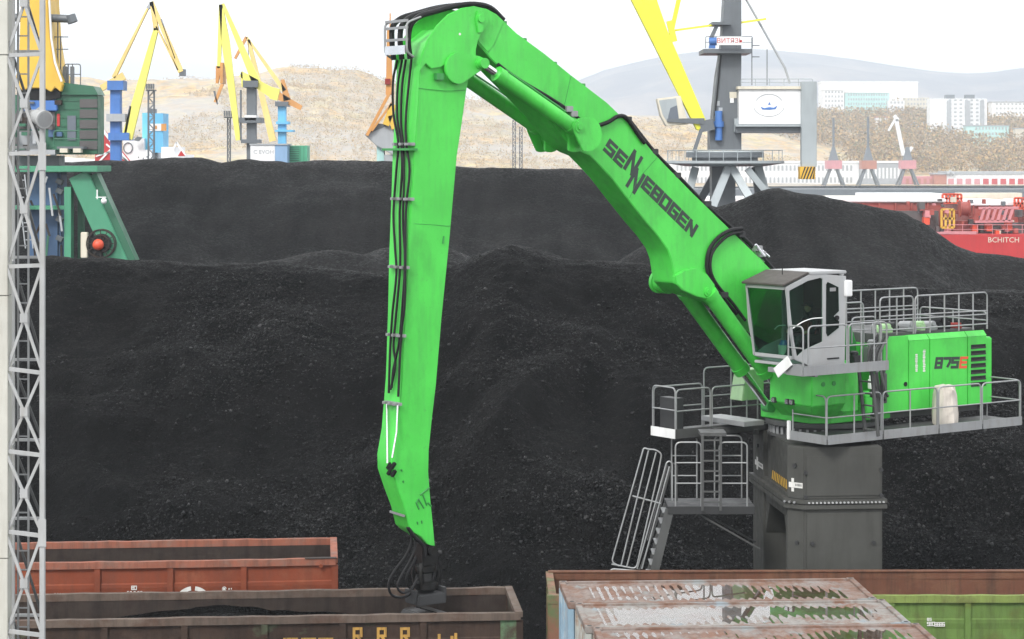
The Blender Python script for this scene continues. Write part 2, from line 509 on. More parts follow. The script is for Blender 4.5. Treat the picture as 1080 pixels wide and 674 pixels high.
# railway tracks under the wagons
for k, (yy, ang) in enumerate(((50.2, 5.0), (55.8, 5.0))):
    c, s_ = math.cos(R(ang)), math.sin(R(ang))
    xf = lambda u, v, z, yy=yy, c=c, s_=s_: (u * c - v * s_, yy + u * s_ + v * c, z)
    tr = thing('railway_track', 'rail track under the dark brown wagon' if k == 0 else 'rail track under the red wagon, farther from the lens', 'track', (0, yy, 0))
    for v in (-.76, .76):
        MB(xf).box(-22, 2 if k else 1.2, v - .035, v + .035, .12, .28).build('rail', 'bogie_steel', tr)
    mb = MB(xf)
    for i in range(40): mb.box(-22 + i * .6, -21.76 + i * .6, -1.3, 1.3, .004, .12)
    mb.build('sleepers', 'concrete', tr)['kind'] = 'stuff'

# ---- coal
def pxof(X, Y): return CX + F * X / Y
FC_X = [-400, 0, 50, 150, 300, 420, 480, 515, 538, 565, 600, 690, 760, 850, 950, 1080, 1400]
FC_Y = [277, 274, 272, 276, 281, 289, 279, 264, 258, 263, 273, 280, 288, 296, 302, 308, 312]
def h_front(X, Y):
    Yc = 82 + 2.2 * fbm(X / 16, X * 0 + 3.3, 2, 5)
    zc = CZ - (np.interp(pxof(X, 82.0), FC_X, FC_Y) - HY) / F * 82
    d = Yc - Y
    r = np.sqrt(d * d + 1.0) - 1.0
    slope = np.where(d > 0, .475 + .035 * fbm(X / 11, Y / 30, 2, 9), .62)
    z = zc - slope * r
    w = np.clip((d - 1.0) / 5, 0, 1)
    z = z + w * (1.15 * fbm(X / 8.5, Y / 6.0, 3, 21) + .32 * np.abs(fbm(X / 2.6, Y / 3.4, 3, 33)) - .1)
    z = z + w * (.55 * np.abs(fbm(X / 3.6 + .12 * Y, Y / 17, 3, 37)) - .12 - .35 * np.clip(fbm(X / 5.5, Y / 5, 2, 44) - .25, 0, 1))
    # collapsed tongues and cut banks
    z = z + w * .75 * np.clip(1 - np.abs((np.abs(X + 1.2 - .5 * (Y - 72)) - 1.6) / 1.5), 0, 1) * np.clip(1 - np.abs(Y - 72) / 6, 0, 1)
    z = z + w * .55 * np.clip(1 - np.abs((X + 13.5 + .4 * (Y - 70)) / 2.2), 0, 1) * np.clip(1 - np.abs(Y - 69) / 7, 0, 1)
    z = z + .10 * fbm(X / .9, Y / .9, 3, 41) + .045 * fbm(X / .28, Y / .28, 2, 51)
    return z
def heap(name, label, mat, h, x0, x1, y0, y1, dx, dy, floor=-.15):
    xs, ys = np.arange(x0, x1, dx), np.arange(y0, y1, dy)
    X, Y = np.meshgrid(xs, ys)
    Z = h(X, Y)
    Z = np.maximum(Z, floor)
    o = grid_object(name, mat, X, Y, Z, Z > floor + .01)
    return tag(o, label, 'coal pile', 'coal piles in the yard')
heap('coal_heap', 'long near black coal heap with coarse lumps behind the wagons', 'coal_coarse', h_front, -24, 26, 58.5, 92, .12, .12)

def crest_heap(cx, cy, Yc, sf, sb, rr, n1, n2, seed):
    def h(X, Y):
        yc = Yc + 3.0 * fbm(X / 20, X * 0 + .7, 2, seed)
        zc = CZ - (np.interp(pxof(X, Yc), cx, cy) - HY) / F * Yc
        d = yc - Y
        z = zc - np.where(d > 0, sf, sb) * (np.sqrt(d * d + rr * rr) - rr)
        w = np.clip(np.abs(d) / 6, .12, 1)
        return z + w * n1 * fbm(X / 10, Y / 9, 4, seed + 3) + n2 * fbm(X / 1.2, Y / 1.2, 3, seed + 8)
    return h
h_back = crest_heap([-400, 0, 60, 110, 150, 185, 215, 235, 260, 300, 330, 380, 440, 500, 560, 620, 680, 720, 760, 820, 1500],
                    [178, 176, 172, 170, 168, 165, 166, 171, 169, 172, 170, 171, 173, 176, 177, 180, 190, 202, 220, 250, 330], 138, .5, .6, 1.6, 1.3, .12, 61)
heap('coal_heap', 'far black coal mountain reaching the skyline behind the stick', 'coal_fine', h_back, -52, 36, 106, 160, .33, .33)
h_right = crest_heap([-200, 560, 640, 700, 745, 770, 790, 805, 820, 838, 860, 900, 950, 972, 1000, 1030, 1060, 1100, 1300],
                     [420, 330, 285, 246, 222, 215, 206, 200, 198, 203, 205, 213, 223, 234, 254, 267, 270, 275, 310], 112, .52, .62, 1.2, .8, .1, 81)
heap('coal_heap', 'pointed black coal heap below the grey tower crane', 'coal_fine', h_right, -10, 40, 88, 132, .28, .28)
def h_m1(X, Y):
    def cone(px, py, Yc, s, rx):
        c = W(px, py, Yc)
        r = np.sqrt(((X - c.x) / rx) ** 2 + (Y - Yc) ** 2 + .6)
        return c.z - s * r
    z = np.maximum(cone(345, 255, 99, .5, 1.5), cone(440, 246, 101, .5, 1.2))
    z = np.maximum(z, cone(300, 266, 98, .5, 1.4))
    return z + .35 * fbm(X / 5, Y / 5, 3, 91) + .08 * fbm(X, Y, 2, 95)
heap('coal_heap', 'low greyish dusty coal mound in the dip left of the stick', 'coal_dusty', h_m1, -30, 6, 88, 112, .25, .25, 4.0)

# loose lumps lying on the near heap
def jitter_boxes(C, S, seed):
    g = np.random.default_rng(seed)
    n = len(C)
    base = np.array([(x, y, z) for z in (-1, 1) for y in (-1, 1) for x in (-1, 1)], float)
    P = base[None] * .5 + g.uniform(-.27, .27, (n, 8, 3))
    q = g.normal(size=(n, 4)); q /= np.linalg.norm(q, axis=1)[:, None]
    w, x, y, z = q.T
    Rm = np.stack([1 - 2 * (y * y + z * z), 2 * (x * y - z * w), 2 * (x * z + y * w), 2 * (x * y + z * w), 1 - 2 * (x * x + z * z), 2 * (y * z - x * w),
                   2 * (x * z - y * w), 2 * (y * z + x * w), 1 - 2 * (x * x + y * y)], -1).reshape(n, 3, 3)
    P = np.einsum('nij,nkj->nki', Rm, P) * S[:, None, :] + C[:, None, :]
    fq = np.array([(0, 2, 3, 1), (4, 5, 7, 6), (0, 1, 5, 4), (2, 6, 7, 3), (0, 4, 6, 2), (1, 3, 7, 5)])
    Q = (fq[None] + (np.arange(n) * 8)[:, None, None]).reshape(-1, 4)
    return P.reshape(-1, 3), Q
def quads_object(name, P, Q, mat, parent=None):
    me = bpy.data.meshes.new(name)
    me.vertices.add(len(P)); me.vertices.foreach_set('co', P.astype(np.float32).ravel())
    me.loops.add(Q.size); me.loops.foreach_set('vertex_index', Q.astype(np.int32).ravel())
    me.polygons.add(len(Q)); me.polygons.foreach_set('loop_start', np.arange(0, Q.size, 4, dtype=np.int32))
    me.update(calc_edges=True)
    me.materials.append(M[mat])
    o = bpy.data.objects.new(name, me); COL.objects.link(o)
    if parent: o.parent = parent
    return o
n = 190000
LX, LY = nrg.uniform(-19.5, 20, n), 60.2 + 21.5 * nrg.uniform(0, 1, n) ** 1.35
dens = .35 + 1.6 * fbm(LX / 5, LY / 3.5, 4, 71) + .35 * np.clip((70 - LY) / 8, 0, 1)
k = nrg.uniform(0, 1, n) < np.clip(dens, .06, 1)
LX, LY = LX[k], LY[k]
LZ = np.maximum(h_front(LX, LY), 0)
sz = np.clip(nrg.lognormal(-3.55, .5, len(LX)), .016, .085)
P, Q = jitter_boxes(np.stack([LX, LY, LZ + sz * .05], -1), sz[:, None] * nrg.uniform(.7, 1.3, (len(LX), 3)), 3)
tag(quads_object('coal_lumps', P, Q, 'coal_lump'), 'loose coal lumps strewn over the near heap', 'coal', kind='stuff')

# ================================================================== THE GREEN MATERIAL HANDLER
TH = R(35.4)
HAZE = 0.00025
CC = Vector((8.084, 57.5, 0))
DV, NV = Vector((-math.cos(TH), -math.sin(TH), 0)), Vector((math.sin(TH), -math.cos(TH), 0))   # forward along the boom, operator's left
def LC(a, o, z): return CC + DV * a + NV * o + Vector((0, 0, z))
def AZ(px, py, o):
    """(a, z) of the point at side offset o that the photo shows at (px, py)"""
    r = Vector(((px - CX) / F, 1, -(py - HY) / F))
    t = ((CC + NV * o) - Vector((0, 0, CZ))).dot(NV) / r.dot(NV)
    p = Vector((0, 0, CZ)) + r * t
    return (p - CC).dot(DV), p.z
def P3(px, py, o):
    a, z = AZ(px, py, o)
    return (a, o, z)
mh = thing('material_handler', 'big bright green material handler on grey pylon with its arm over the wagon', 'crane', (CC.x, CC.y, 0))

def plate(mb, pix, o0, o1, oref=None):
    """side plate: outline read at offset oref, running from o0 to o1"""
    az = [AZ(x, y, oref if oref is not None else o1) for x, y in pix]
    mb.loft([(a, o0, z) for a, z in az], [(a, o1, z) for a, z in az])

# ---- boom
HW = .43
boom_pix = [(500, 10), (513, 9), (524, 15), (545, 35), (575, 57), (602, 79), (640, 108), (664, 131), (692, 164), (730, 203), (765, 237), (800, 271), (840, 312), (884, 348),
            (892, 362), (888, 376), (872, 381), (840, 368), (800, 345), (765, 322), (742, 314), (722, 308), (712, 298), (710, 286), (708, 274), (704, 263), (694, 249), (681, 234), (662, 210), (645, 188), (632, 174),
            (622, 164), (612, 160), (598, 150), (575, 121), (552, 97), (534, 79), (516, 60), (504, 46), (497, 32), (495, 18)]
mb = MB(LC); plate(mb, boom_pix, -HW, HW)
boom = mb.build('boom', 'green', mh, bevel=.018)
mb = MB(LC)                                                      # the seam of the tip casting and the foot doubler
plate(mb, [(497, 12), (513, 11), (522, 16), (530, 24), (521, 46), (514, 55), (504, 44)], HW, HW + .022, HW)
mb.build('tip_plate', 'green', boom, bevel=.008)
lug = []
for sgn in (1, -1):                                              # cylinder lugs on both sides of the boom
    c0 = AZ(609, 141, .62)
    ar = [(c0[0] + .44 * math.cos(q), c0[1] + .44 * math.sin(q)) for q in np.linspace(R(-95), R(95), 12)]
    nose = AZ(598, 130, .62)
    # arc on the foot side, nose towards the pin
    pts = [(c0[0] - .40 * math.cos(q), c0[1] + .44 * math.sin(q)) for q in np.linspace(R(70), R(-115), 14)] + [AZ(603, 146, .62), (nose[0] + .1, nose[1] + .04), (nose[0] + .02, nose[1] + .14)]
    mb = MB(LC); o0, o1 = (HW + .005, .51) if sgn > 0 else (-.51, -HW - .005)
    mb.loft([(a, o0, z) for a, z in pts], [(a, o1, z) for a, z in pts])
    mb.build('cylinder_lug', 'green', boom, bevel=.015)
    p = AZ(602, 134, .62)
    oc = [(p[0] - .22 + .43 * math.cos(q), p[1] - .16 + .43 * math.sin(q)) for q in np.linspace(R(88), R(-272 + 150), 24)] + [(p[0] + .16, p[1] - .06), (p[0] + .19, p[1] + .06), (p[0] + .12, p[1] + .18), (p[0] - .02, p[1] + .23)]
    oc = [(p[0] - .26 - .42 * math.cos(q), p[1] - .17 + .42 * math.sin(q)) for q in np.linspace(R(75), R(-110), 22)] + [(p[0] + .12, p[1] - .14), (p[0] + .18, p[1] + .0), (p[0] + .13, p[1] + .13), (p[0] + .0, p[1] + .20)]
    for i0, i1 in ((.885, .945),):
        MB(LC).loft([(a, sgn * i0, z) for a, z in oc], [(a, sgn * i1, z) for a, z in oc]).build('outer_lug', 'green', boom, bevel=.015)
        MB(LC).cyl((p[0] - .42, sgn * .45, p[1] - .25), (p[0] - .42, sgn * i0, p[1] - .25), .2, n=16).build('lug_spacer', 'green', boom, smooth=True)
    mb = MB(LC)
    for rr, oo in ((.13, .975), (.07, 1.01)):
        mb.cyl((p[0], sgn * .9, p[1]), (p[0], sgn * oo, p[1]), rr, n=18)
    mb.build('pin', 'green', boom, smooth=True)
# belly bracket for the boom cylinders
ap, zp = AZ(735, 300, .5)
mb = MB(LC); mb.cyl((ap + .02, -.98, zp), (ap + .02, .44, zp), .26, n=24); mb.cyl((ap + .02, -1.0, zp), (ap + .02, -.9, zp), .29, n=24)
for o_ in (-.75, -.6, -.2, 0.0): mb.cyl((ap + .02, o_, zp), (ap + .02, o_ + .05, zp), .285, n=24)
mb.build('cross_tube', 'green', boom, smooth=True)
mb = MB(LC); plate(mb, [(712, 291), (722, 285), (735, 283), (746, 289), (754, 300), (756, 311), (748, 316), (735, 313), (720, 306), (713, 299)], .435, .56, .56)
mb.build('bracket_plate', 'green', boom, bevel=.02)
mb = MB(LC); p = AZ(747, 308, .6); mb.cyl((p[0], .54, p[1]), (p[0], .60, p[1]), .11, n=18); mb.cyl((p[0], .6, p[1]), (p[0], .63, p[1]), .06, n=12)
mb.build('pin', 'green', boom, smooth=True)
mb = MB(LC); q = AZ(701, 291, -.5); mb.cyl((q[0], -.52, q[1] + .2), (q[0], -.44, q[1] + .27), .07, n=12)
mb.build('lamp', 'white_paint', boom, smooth=True)
# tread cleats on the top edge
for (x, y) in ((555, 43), (587, 68), (617, 91), (534, 25)):
    a, z = AZ(x, y, HW); MB(LC).box(a - .09, a + .05, .12, .34, z - .04, z + .07).build('bracket', 'green_dark', boom, bevel=.01)
# plate joints welded across the boom side
for p in ([(602, 80.5), (596, 108), (589, 121)], [(693, 166), (672, 190), (664, 209)], [(528, 22), (520, 45), (514, 57)], [(768, 241), (748, 262), (742, 284)]):
    MB(LC).tube([P3(x, y, HW + .002) for x, y in p], .006, 5).build('weld_seam', 'green_dark', boom)
# maker's lettering
b0, b1, t0 = (Vector(LC(*P3(x, y, HW))) for x, y in ((635.8, 158.5), (729.4, 250.4), (643.3, 146.0)))
ux, uy = (b1 - b0) / 8.62, (t0 - b0)
items, x = [], 0.0
for ch in 'SE': items.append((ch, x, 0, .80, 1)); x += .93
items += [('N', 1.84, .10, .86, 1.62), ('N', 2.62, -.72, .86, 1.62)]; x = 3.6
for ch in 'EBOGEN': items.append((ch, x, 0, .74, 1)); x += .856
mb = write(MB(), items, b0, ux, uy, NV, .24)
tag(mb.build('lettering', 'logo_grey', boom), 'dark grey maker lettering SENNEBOGEN', None)

# ---- stick
st_l = [(443, 72), (441, 110), (437, 160), (434, 210), (430, 270), (427, 330), (424, 400), (419, 455), (414, 482), (414, 497), (420, 517), (427, 537), (431, 556)]
st_r = [(459, 577), (457, 555), (453.5, 520), (452, 498), (452.5, 474), (456, 440), (460, 406), (466, 335), (474, 255), (482, 165), (488, 125), (492, 96), (497, 70), (498, 45), (488, 30), (470, 30), (452, 45)]
hw = lambda y: float(np.interp(y, [60, 120, 330, 480, 580], [.50, .48, .36, .33, .27]))
pix = st_l + [(437, 562), (444, 566), (451, 574)] + st_r
A, B = [], []
for x, y in pix:
    w = hw(y); a, z = AZ(x, y, w); A.append((a, -w, z)); B.append((a, w, z))
stick = MB(LC).loft(A, B).build('stick', 'green', mh, bevel=.014)
# head plates
hp = [(443, 75), (445, 58), (451, 42), (461, 27), (473, 15), (487, 8.5), (500, 6.5), (511, 9), (516, 17), (514, 27), (508, 35), (504, 43), (502, 53), (502, 62), (495, 74), (480, 60), (474, 66), (464, 71), (455, 72.5), (449, 67)]
for s in (1, -1):
    mb = MB(LC); az = [AZ(x, y, .56) for x, y in hp]
    o0, o1 = (.505, .565) if s > 0 else (-.565, -.505)
    mb.loft([(a, o0, z) for a, z in az], [(a, o1, z) for a, z in az]); mb.build('head_plate', 'green', stick, bevel=.012)
    ca, cz = AZ(483.5, 72, .62)
    la, lz = AZ(506, 67, .62)
    pts = [(ca + .36 * math.cos(q), cz + .36 * math.sin(q)) for q in np.linspace(R(110), R(-105), 20)] + [(la - .03, lz - .16), (la - .13, lz - .1), (la - .16, lz + .0), (la - .11, lz + .12), (la + .02, lz + .17)]
    mb = MB(LC); o0, o1 = (.566, .64) if s > 0 else (-.64, -.566)
    mb.loft([(a, o0, z) for a, z in pts], [(a, o1, z) for a, z in pts]); mb.build('cylinder_lug', 'green', stick, bevel=.012)
    mb = MB(LC)
    for rr, oo in ((.14, .68), (.08, .71)): mb.cyl((la, s * .6, lz), (la, s * oo, lz), rr, n=18)
    mb.build('pin', 'green', stick, smooth=True)
    ea, ez = AZ(506, 21, .58)
    mb = MB(LC); mb.loft([(ea + q[0], s * .565, ez + q[1]) for q in ((.06, -.30), (.13, .02), (.08, .20), (-.06, .22), (-.12, .05), (-.06, -.28))],
                         [(ea + q[0], s * .62, ez + q[1]) for q in ((.06, -.30), (.13, .02), (.08, .20), (-.06, .22), (-.12, .05), (-.06, -.28))])
    mb.build('keeper_plate', 'green', stick, bevel=.01)
    mb = MB(LC); mb.cyl((ea, s * .61, ez + .03), (ea, s * .66, ez + .03), .09, n=16); mb.build('elbow_pin', 'green', stick, smooth=True)
mb = MB(LC); a, z = AZ(462, 81, .5); mb.box(a - .11, a + .11, .49, .60, z - .08, z + .08); mb.build('step_block', 'green_dark', stick, bevel=.015)
mb = MB(LC); a, z = AZ(485, 36, .566); mb.cyl((a, .56, z), (a, .57, z), .03, n=10); mb.build('plug', 'white_mark', stick)
# weld seams and scratches
mb = MB(LC)
for p in ([(437.5, 236), (455, 237), (475.3, 238.5)], [(441.5, 93), (470, 96), (491, 95)]):
    mb.tube([P3(x, y, hw(y) + .003) for x, y in p], .006, 5)
mb.build('weld_seam', 'green_dark', stick)
mb = MB(LC)
for p in ([(468, 249), (467, 257)], [(443, 522), (453, 514)], [(441, 526), (447, 536)], [(441, 527), (439, 530), (442, 537)], [(446, 522), (450, 533)], [(451, 530), (455, 534)], [(440, 550), (440.6, 553)], [(444.5, 549), (445, 552)], [(423, 495), (424, 497)], [(425, 507), (425.6, 509)]):
    MB(LC).tube([P3(x, y, hw(y) + .004) for x, y in p], .022, 5).build('bracket', 'green_dark', stick)
# hose set down the outer face
def front_pt(x, y, off=.0):
    """a point just off the outer face of the stick, seen at (x, y)"""
    yl = np.array([q[1] for q in st_l], float); xl = np.array([q[0] for q in st_l], float)
    w = hw(y); xe = float(np.interp(y, yl, xl))
    a, z = AZ(xe, y, w)
    # slide across the face until the column matches
    lo, hi = -w * 1.5, w * 1.3
    for _ in range(30):
        m = (lo + hi) / 2; p = LC(a + .05 + off, m, z)
        if CX + F * p.x / p.y < x: lo = m
        else: hi = m
    return (a + .05 + off, (lo + hi) / 2, z)
hose_sets = [[(419, 62), (414.5, 85), (415, 120), (420, 150), (418, 180), (415, 225), (416.5, 260), (418, 290), (414, 330), (411.5, 370), (410, 416)],
             [(424, 62), (419.5, 90), (419, 125), (423, 150), (424, 178), (421.5, 225), (422, 280), (418, 330), (415, 365), (417, 385), (412, 412)],
             [(428, 62), (424, 92), (423, 130), (425, 152), (426, 190), (425, 230), (427, 275), (424.5, 320), (421, 360), (415, 390), (413, 410)],
             [(434, 62), (431, 90), (428, 125), (428.5, 152), (432, 180), (428, 225), (427.5, 285), (427, 325), (423, 355), (420, 418)]]
for hs in hose_sets:
    MB(LC).tube(spline([front_pt(x, y, .04) for x, y in hs], 4), .028, 8).build('hose', 'black_rubber', stick, smooth=True)
for y, x0, x1 in ((152, 416, 436), (210, 414, 436), (282, 412, 433), (354, 410, 430), (426, 406.5, 425)):
    mb = MB(LC)
    p0, p1 = front_pt(x0, y), front_pt(x1, y)
    mb.box(p0[0] - .05, p0[0] + .03, min(p0[1], p1[1]), max(p0[1], p1[1]), p0[2] - .035, p0[2] + .035)
    for q in (.15, .5, .8):
        oo = p0[1] + (p1[1] - p0[1]) * q
        mb.box(p0[0] + .03, p0[0] + .12, oo - .05, oo + .05, p0[2] - .03, p0[2] + .03)
    mb.build('hose_clamp', 'galv', stick, bevel=.006)
a, o_, z = front_pt(418, 154); MB(LC).box(a - .1, a + .14, -.62, .5, z - .1, z - .05).build('clamp_bracket', 'green_dark', stick)
for x0, y0, x1, y1 in ((408, 427, 408.5, 489), (419.5, 427, 418, 482)):
    MB(LC).tube([front_pt(x0, y0, .04), front_pt((x0 + x1) / 2, (y0 + y1) / 2, .03), front_pt(x1, y1, .02)], .022, 8).build('pipe', 'chrome', stick, smooth=True)
mb = MB(LC)
for x, y in ((410, 492), (414, 491), (410.5, 498), (414.5, 499)):
    a, o_, z = front_pt(x, y, -.02); mb.beam((a, o_ - .05, z - .07), (a - .03, o_ + .05, z + .07), .08, .08)
mb.build('pipe_elbow', 'black_rubber', stick, bevel=.01)
a, o_, z = front_pt(421, 543); MB(LC).beam((a, -.3, z), (a, .3, z - .02), .03, .05).build('edge_strip', 'galv', stick)
# hose loop over the elbow with its silver guide
for k, dz in ((0, 0), (1, .0), (2, .0)):
    oo = -.42 + .38 * k
    pts = [(522, 21), (508, 8), (490, 4.2), (470, 6.5), (450, 12), (434, 17), (424.5, 26), (422.5, 42), (424.5, 62)]
    MB(LC).tube(spline([(AZ(x, y, .42)[0], oo if y < 30 else oo * .9, AZ(x, y, .42)[1]) for x, y in [(px + 11, py) for px, py in pts]], 5), .065, 10).build('hose', 'black_rubber', stick, smooth=True)
a0, z0 = AZ(437, 60, .42); a1, z1 = AZ(436, 24, .42)
mb = MB(LC)
for o_ in (-.5, .42):
    mb.tube(rounded([(a0 + .02, o_, z0), (a0 + .2, o_, z0 + .1), (a1 + .18, o_, z1), (a1 - .2, o_, z1 + .14)], .1), .026, 6)
for q in (0.12, .45, .8, 1.0):
    mb.box(a0 + .16, a0 + .2, -.5, .42, z0 + .05 + (z1 - z0) * q - .03, z0 + .05 + (z1 - z0) * q + .03)
mb.build('hose_guide', 'galv', stick)
MB(LC).box(a0 + .19, a0 + .24, -.46, .38, z0 + .06, z0 + .26).build('guide_plate', 'chrome', stick, bevel=.01)

# ---- cylinders
def hydraulic(p0, p1, split, r, rr, mat='green', gland=True):
    """barrel from p0 to the split, chrome rod on to p1"""
    p0, p1 = Vector(p0), Vector(p1); s = p0.lerp(p1, split)
    d = (p1 - p0).normalized()
    b = MB(LC); b.cyl(p0, s, r, n=22); b.cyl(s - d * .16, s + d * .04, r * 1.1, n=22); b.cyl(p0 - d * .02, p0 + d * .12, r * 1.08, n=22)
    return b, MB(LC).cyl(s, p1, rr, n=16), s
for s in (1, -1):
    rod, base = AZ(506, 67, .62), AZ(602, 134, .62)
    oo = .70 * s if s > 0 else -.70
    b, rd, sp = hydraulic((base[0], oo, base[1]), (rod[0], oo, rod[1]), .83, .172, .085)
    cy = b.build('stick_cylinder', 'green', mh, smooth=True)
    rd.build('piston_rod', 'chrome', cy, smooth=True)
    MB(LC).cyl((base[0], s * .55, base[1]), (base[0], s * .92, base[1]), .11, n=16).build('pin', 'green', cy, smooth=True)
    MB(LC).cyl((rod[0], s * .55, rod[1]), (rod[0], s * .84, rod[1]), .12, n=16).build('rod_eye', 'green', cy, smooth=True)
    dv = Vector((rod[0] - base[0], 0, rod[1] - base[1]))
    up = Vector((-dv.z, 0, dv.x)).normalized()
    if up.z < 0: up = -up
    bb = Vector((base[0], oo, base[1]))
    MB(LC).tube([bb + dv * .12 + up * .21, bb + dv * .5 + up * .215, bb + dv * .78 + up * .2], .022, 6).build('pipe', 'green_dark', cy, smooth=True)
for s in (1, -1):
    top = AZ(747, 309, .45); bot = AZ(836, 432, .45)
    b, rd, sp = hydraulic((top[0], .47 * s, top[1]), (bot[0], .47 * s, bot[1]), .68, .20, .10)
    cy = b.build('boom_cylinder', 'green', mh, smooth=True)
    rd.build('piston_rod', 'chrome', cy, smooth=True)
    MB(LC).cyl((bot[0], .47 * s - .13, bot[1]), (bot[0], .47 * s + .13, bot[1]), .15, n=16).build('rod_eye', 'green_dark', cy, smooth=True)

# ---- hoses along the boom
def hose(pts, o, r, off=0.0, name='hose', par=boom, mat='black_rubber'):
    return MB(LC).tube(spline([P3(x, y, o) for x, y in pts], 5), r, 8).build(name, mat, par, smooth=True)
hose([(525, 68), (538, 78), (555, 89), (574, 100), (590, 110), (603, 119), (615, 129), (626, 133), (641, 129), (651, 123), (659, 123), (665, 130), (673, 142), (680, 151)], HW + .06, .05)
hose([(529, 75), (541, 84), (558, 94), (577, 105), (594, 115)], HW + .09, .035)
hose([(655, 123), (664, 133), (676, 149), (693, 168), (712, 189), (742, 219), (768, 243), (781, 250)], HW - .1, .055)
hose([(660, 124), (674, 141), (692, 163), (715, 186), (745, 217), (770, 239), (790, 256), (812, 280), (822, 292)], HW - .2, .06)
hose([(664, 127), (690, 160), (716, 188), (746, 218), (775, 243), (797, 262), (815, 283)], HW - .32, .05)
hose([(783, 241), (770, 243), (757, 251), (748, 264), (745.5, 280), (749, 294), (757, 307), (768, 321), (777, 331)], HW + .06, .05)
hose([(783, 245), (771, 247), (760, 255), (751, 267), (749, 281), (752, 293), (760, 305), (773, 320), (786, 338)], HW + .09, .04)
for x, y, o_ in ((599, 115, HW + .08), (604, 120, HW + .08), (661, 126, HW - .1), (689, 160, HW - .1), (713, 185, HW - .1), (745, 215, HW - .1), (781, 247, HW), (799, 262, HW - .1), (803, 268, HW - .1), (763, 311, HW + .1)):
    a, z = AZ(x, y, o_); MB(LC).box(a - .1, a + .1, o_ - .1, o_ + .09, z - .07, z + .07).build('hose_clamp', 'galv' if x in (599, 604, 799, 803) else 'dark_steel', boom, bevel=.012)
mb = MB(LC)
for i, (p, q) in enumerate((((797, 258), (806, 270)), ((801, 262), (811, 271)), ((794, 262), (806, 276)))):
    mb.tube([P3(*p, HW + .0 - .1 * i), P3(*q, HW - .1 * i)], .035, 6)
mb.build('hose_fitting', 'chrome', boom)

# ---- rotator and grab hanging in the wagon
tip = AZ(449, 579, 0)
ta, tz = tip
gr = MB(LC); gr.box(ta - .2, ta + .2, -.2, .2, tz - .35, tz + .18); gr.cyl((ta, -.32, tz), (ta, .32, tz), .12, n=14)
gr.build('stick_yoke', 'black_grease', mh, bevel=.03)
grab = MB(LC)
grab.lathe((ta, 0, tz - .95), [(.2, 0), (.27, .06), (.27, .2), (.19, .24), (.17, .42), (.25, .46), (.25, .58), (.15, .64), (.15, .72)], 20)
g = grab.build('rotator', 'black_grease', mh, smooth=True)
for dx, dy in ((.2, .12), (.18, -.14), (-.2, .1), (-.22, -.05)):
    MB(LC).tube([(ta + dx, dy, tz - .3), (ta + dx * 1.25, dy * 1.3, tz - .55), (ta + dx, dy, tz - .85)], .05, 8).build('valve_hose', 'black_grease', g, smooth=True)
gz = tz - .98
gb = MB(LC)
gb.loft([(ta - .38, -.3, gz - .24), (ta + .38, -.3, gz - .24), (ta + .38, .3, gz - .24), (ta - .38, .3, gz - .24)], [(ta - .34, -.28, gz), (ta + .34, -.28, gz), (ta + .34, .28, gz), (ta - .34, .28, gz)])
grabh = gb.build('grab_head', 'dark_steel', mh, bevel=.02)
for s in (1, -1):
    sh = MB(LC)
    prof = [(0.02, -.40), (.30, -.42), (.46, -.62), (.52, -.88), (.36, -1.08), (.02, -1.2), (.02, -.6)]
    sh.loft([(ta + s * x, -.5, gz + z) for x, z in prof], [(ta + s * x, .5, gz + z) for x, z in prof])
    sh.build('grab_shell', 'black_grease', grabh, bevel=.02)
    MB(LC).box(ta + s * .36, ta + s * .44, -.2, .2, gz - .2, gz + .1).build('hinge_lug', 'dark_steel', grabh, bevel=.01)
def hk(pts, r, o=0.0):
    MB(LC).tube(spline([P3(x, y, o) for x, y in pts], 5), r, 8).build('hose', 'black_rubber', g, smooth=True)
hk([(432, 558), (434, 570), (428, 586), (416, 602), (410, 615), (412, 626), (420, 630), (430, 628), (436, 620), (440, 606)], .03, .05)
hk([(436, 560), (438, 575), (433, 590), (424, 606), (419, 618), (424, 625), (433, 622), (441, 610)], .028, .2)
hk([(440, 562), (443, 575), (437, 592), (429, 608), (432, 620), (441, 614)], .028, -.1)
hk([(430, 556), (437, 566), (447, 576), (449, 588)], .045, .25)
hk([(452, 572), (460, 584), (459, 600), (456, 612)], .05, .15)
hk([(455, 576), (463, 598), (463, 614), (457, 624)], .045, -.1)

# ---- pylon
PF = 54.6
PO = W(848, 0, PF); PYW = 5.0
def LP(p, q, z):
    """pylon frame: p along its front to the right, q away from the camera"""
    c, s = math.cos(R(PYW)), math.sin(R(PYW))
    return Vector((PO.x + p * c - q * s, PF + p * s + q * c, z))
PWD, PDP, CH = 1.97, 4.7, .34
zf = W(0, 532, PF).z
ztop, zmid = 6.32, zf + .12
def plan(q0, q1, c0, c1, x0=-CH):
    """outline of a stretch of the body, chamfered at its front left and back left corners"""
    return [(x0 + c0, q0), (PWD, q0), (PWD, q1), (x0 + c1, q1), (x0, q1 - c1), (x0, q0 + c0)] if c1 else [(x0 + c0, q0), (PWD, q0), (PWD, q1), (x0, q1), (x0, q0 + c0)]
QR0, QR1 = .42, 3.3
def pprism(pl, z0, z1, name, par, bevel=.02, mat='pylon_grey'):
    return MB(LP).loft([(x, y, z0) for x, y in pl], [(x, y, z1) for x, y in pl]).build(name, mat, par, bevel=bevel)
pylon = pprism(plan(0, QR0, CH, 0), zmid, ztop, 'pylon', mh)
pprism([(-CH, QR1), (PWD, QR1), (PWD, PDP), (-CH, PDP)], zmid, ztop, 'pillar', pylon)
RW = -CH + .10
pprism([(RW, QR0 + .004), (PWD - .01, QR0 + .004), (PWD - .01, QR1 - .004), (RW, QR1 - .004)], zmid + .02, ztop - .02, 'recess_wall', pylon)
